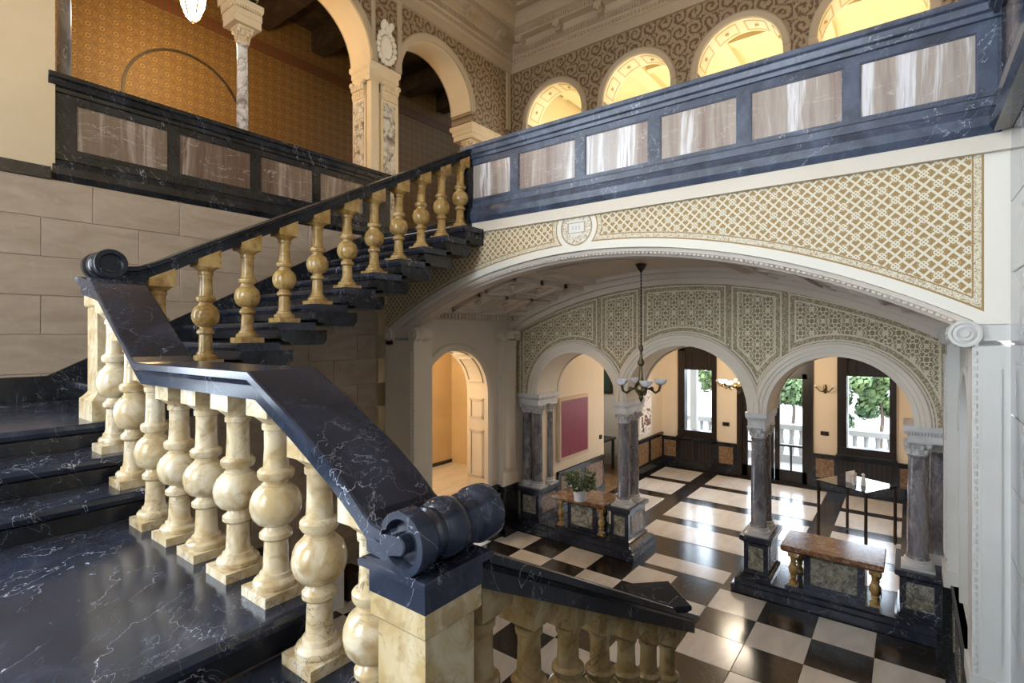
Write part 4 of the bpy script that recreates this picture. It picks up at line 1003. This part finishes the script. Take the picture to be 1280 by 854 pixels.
def spiral(mb, c0, u, w, r):                        # rolled face: outer band, core, and the fascia curling in from the left
    P = lambda q, a, d: (u + q*math.cos(a), c0 + d, w + q*math.sin(a))
    A = [math.radians(158 - 311*i/40) for i in range(41)]
    mb.loft([[P(r, a, .037), P(r, a, .003), P(r*.985, a, 0), P(r*.76, a, 0), P(r*.72, a, .006), P(r*.70, a, .037)] for a in A], smooth=True)
    mb.lathe([(.001, -.002), (r*.27, -.002), (r*.31, .002), (r*.31, .037)], u - r*.10, w - r*.10, 20, c0, 'y')
    pts = [(-.995, .02), (-.93, .10), (-.6, .16), (-.25, .20), (-.02, .17), (-.05, -.38), (-.3, -.42), (-.62, -.52), (-.86, -.50), (-.97, -.22)]
    return mb.prism([(u + r*a, w + r*b) for a, b in pts], 'y', c0 - .001, c0 + .037)
def scroll(mb, ax, c0, c1, u, w, r):                 # rolled end of a handrail: two discs and swelling drums between
    L = c1 - c0
    prof = [(.001, .03), (r*.30, .03), (r*.34, .0), (r*.42, .02), (r*.62, .022), (r*.70, .0), (r*.98, .0), (r, .006), (r, L*.16), (r*.9, L*.18), (r*.72, L*.20), (r*.72, L*.23), (r*.84, L*.26), (r*.80, L*.30), (r*.80, L*.33), (r*.93, L*.36), (r*1.0, L*.43), (r*1.0, L*.50), (r*.93, L*.57), (r*.80, L*.60), (r*.80, L*.64), (r*.88, L*.67), (r*.90, L*.72), (r*.74, L*.76), (r*.9, L*.80), (r, L*.84), (r, L - .006), (r*.98, L), (r*.70, L), (r*.6, L - .02), (r*.3, L - .02), (.001, L - .02)]
    return (mb.lathe(prof, u, w, 36, c0, ax) if ax == 'x' else spiral(mb.lathe([(.001, .036), (r*.97, .036)] + prof[8:], u, w, 36, c0, ax), c0, u, w, r))
def newel(t, x, y, z0, z1, cap=True, mat=SIE, w=.15, rz=0):
    h = z1 - z0; m = MB().sq([(w - .005, w - .005, 0), (w - .005, w - .005, .14), (w - .02, w - .02, .155), (w - .035, w - .035, .175), (w - .045, w - .045, .19), (w - .045, w - .045, h - .19), (w - .035, w - .035, h - .185), (w - .028, w - .028, h - .175), (w - .028, w - .028, h - .09)], 0, 0)
    n = part('newel_post', MB().merge(m, x, y, z0, rz), mat, t)
    if cap:
        m = MB().sq([(w - .025, w - .025, -.105), (w - .025, w - .025, -.034), (w - .01, w - .01, -.03), (w, w, -.022), (w, w, -.004), (w - .006, w - .006, 0)])
        part('newel_cap', MB().merge(m, x, y, z1, rz), BLU, n)
    return n
# lower flight
YR = 1.145
t = thing('balustrade', 'lower balustrade of pale yellow marble balusters under a blue-black rail, in the foreground', 'balustrade', (-2.8, YR, 2.455))
pts = [(-1.245, YR, 2.962), (-1.29, YR, 2.968), (-1.33, YR, 2.99), (-1.37, YR, 3.022), (-1.42, YR, 3.06), (-1.55, YR, 3.142), (-1.8, YR, 3.272), (-2.065, YR, 3.398), (-3.30, YR, 3.392), (-3.36, YR, 3.42), (-4.05, YR, 3.87), (-4.40, YR, 3.93)]
rl = part('handrail', MB().sweep(RAIL(.15, .115), pts, (0, 1)), BLU, t)
part('scroll_end', scroll(MB(), 'y', YR - .155, YR + .215, -1.155, 2.943, .093), BLU, rl)
m = MB(); m.prism([(-1.24, 2.848), (-1.245, 2.962), (-1.29, 2.968), (-1.33, 2.99), (-1.37, 3.0), (-1.36, 2.86)], 'y', YR - .115, YR + .115); part('rail_heel', m, BLU, rl)
newel(t, -1.21, 1.145, 1.96, 2.852, mat=SIN); newel(t, -4.57, 1.24, 2.95, 3.925, w=.155)
def railz(x, P=pts):
    for a, b in zip(P, P[1:]):
        if min(a[0], b[0]) <= x <= max(a[0], b[0]): return a[2] + (b[2] - a[2])*(x - a[0])/(b[0] - a[0]), (b[2] - a[2])/(b[0] - a[0])
    return P[-1][2], 0
def levz(x):
    for x0, x1, z in LV:
        if x0 <= x <= x1 + .03: return z
    return 1.96
for x in (-4.15, -3.81, -3.455, -3.115, -2.785, -2.455, -2.12, -1.80, -1.475):
    z = levz(x + .05); rz_, sl = railz(x); h = rz_ - .115 - z
    part('baluster', MB().merge(baluster_mb(h, sl, 'x'), x, YR, z), SIE, t)
# upper flight
XR = -4.57
t = thing('balustrade', 'upper balustrade of golden marble balusters climbing beside the block wall', 'balustrade', (XR, 3.2, 2.95))
pts2 = [(XR, 1.215, 4.045), (XR, 1.30, 4.03), (XR, 1.37, 4.04), (XR, 1.46, 4.075), (XR, 1.56, 4.125), (XR, 1.72, 4.215), (XR, 4.55, 5.70), (XR, 5.0, 5.94)]
rl = part('handrail', MB().sweep(RAIL(.135, .12), pts2, (1, 0)), BLK, t)
part('scroll_end', scroll(MB(), 'x', XR - .17, XR + .15, 1.20, 4.04, .10), BLK, rl)
part('newel_post', MB().box(XR - .10, XR + .10, 4.95, 5.07, 4.9, 5.9), BLK, t)
for k in range(1, 12):
    y = 1.34 + .335*(k - 1) + .185; z = 2.95 + .175*k
    rz_ = None
    for a, b in zip(pts2, pts2[1:]):
        if a[1] <= y <= b[1]: rz_ = a[2] + (b[2]-a[2])*(y - a[1])/(b[1]-a[1]); sl = (b[2]-a[2])/(b[1]-a[1])
    part('baluster', MB().merge(baluster_mb(rz_ - .12 - z, sl, 'y'), XR + .03, y, z), SIG, t)
# hall flight railing
XH = -1.21
t = thing('balustrade', 'shaded balustrade with black rail descending to the hall, at the bottom centre', 'balustrade', (XH, 2.3, .5))
pts3 = [(XH, 1.275, 2.852), (XH, 3.25, 1.815), (XH, 3.36, 1.757)]
part('handrail', MB().sweep(RAIL(.15, .125), pts3, (1, 0)), BLK, t)
w_ = .155; part('rail_end_slab', MB().merge(MB().sq([(w_ - .02, w_ - .02, -.05), (w_ - .008, w_ - .008, -.034), (w_, w_, -.026), (w_, w_, -.004), (w_ - .006, w_ - .006, 0)]), XH, 3.0, 1.99, PI/4), BLK, t)
for k in range(7):
    y = 1.40 + .30*k; z = 1.785 - .175*int((y - 1.34)/.335); rz_ = 2.852 - .5255*(y - 1.275)
    part('baluster', MB().merge(baluster_mb(rz_ - .125 - z, -.5255, 'y'), XH, y, z), SID, t)
# things under the stairs, by the block wall
t = thing('water_carton', 'white carton with a blue drop standing by the wall, seen between the front balusters', 'carton', (-5.98, 3.9, 0))
part('body', MB().box(-6.1, -5.86, 3.72, 4.08, .0, .82), PAP, t)
part('blue_drop', MB().loft([[(-5.86 + d, 3.98 + .06*k*math.cos(a) , .50 + .07*k*math.sin(a)) for a in [2*PI*i/16 for i in range(16)]] for d, k in ((-.01, 1), (.004, 1))]), BLUP, t)
t = thing('waste_bin', 'small dark bin with a hooded lid against the block wall', 'bin', (-6.02, 4.28, 0))
part('body', MB().sq([(.10, .10, 0), (.11, .11, .34)], -6.02, 4.28), DBR, t); part('lid', MB().sq([(.14, .14, .34), (.14, .14, .37), (.03, .03, .44)], -6.02, 4.28), DBR, t)

# =================================================================== outside
struct('floor', MB().box(-20, 14, 14.25, 60, -.3, -.05), TER)
t = thing('terrace_balustrade', 'pale terrace balustrade outside behind the windows', 'balustrade', (-3, 16.5, -.05))
part('top_rail', MB().box(-9, 3, 16.38, 16.62, .88, 1.02), TER, t); part('plinth', MB().box(-9, 3, 16.4, 16.6, -.05, .16), TER, t)
bt = mesh('baluster', MB().lathe([(.05, .16), (.085, .40), (.045, .68), (.06, .88)], 0, 0, 10), TER)
for i in range(48): inst('baluster', bt, t, (-5.9 + .25*i, 0, .05))
for x, l in ((-1.28, 'slim white post outside the right window'), (-4.95, 'slim white post outside the left window')):
    tag(part('terrace_post', MB().sq([(.13, .13, -.05), (.13, .13, .2), (.09, .09, .24), (.09, .09, 3.2), (.13, .13, 3.3), (.13, .13, 3.4)], x, 15.2), TER), l, 'post')
TR = random.Random(5)
def tree(x, y, zc, r, label, n):
    t = thing('tree', label, 'tree', (x, y, -.1))
    part('trunk', MB().tube([(x, y, -.1), (x + .08, y, zc*.5), (x, y, zc)], [.07, .05, .03], 8), BAR, t)
    m = MB(); cl = [(TR.gauss(0, .42)*r, TR.gauss(0, .35)*r, zc + TR.gauss(0, .42)*r) for _ in range(20)]
    for i in range(n):
        c = TR.choice(cl); d = Vector((TR.gauss(0, 1), TR.gauss(0, 1), TR.gauss(0, 1))).normalized(); p = Vector((x + c[0], y + c[1], max(.3, c[2]))) + d*r*.34*TR.random()**.5
        u = d.orthogonal().normalized()*.10; w = d.cross(u).normalized()*.06 + d*TR.uniform(-.05, .05); m.add([p - u, p - w, p + u, p + w], [(0, 1, 2, 3)])
    part('crown', m, TRE, t, kind='stuff')
tree(-.75, 20.3, 1.7, 1.05, 'dense green tree filling the right window', 5200)
tree(-3.3, 20.6, 1.75, .9, 'dark leafy tree seen through the glass door', 3600)
tree(-6.1, 21.5, 2.3, .8, 'pale green tree outside the left window', 2600)
tree(.9, 23.5, 2.2, 1.3, 'tree farther back at the right edge of the right window', 3000)
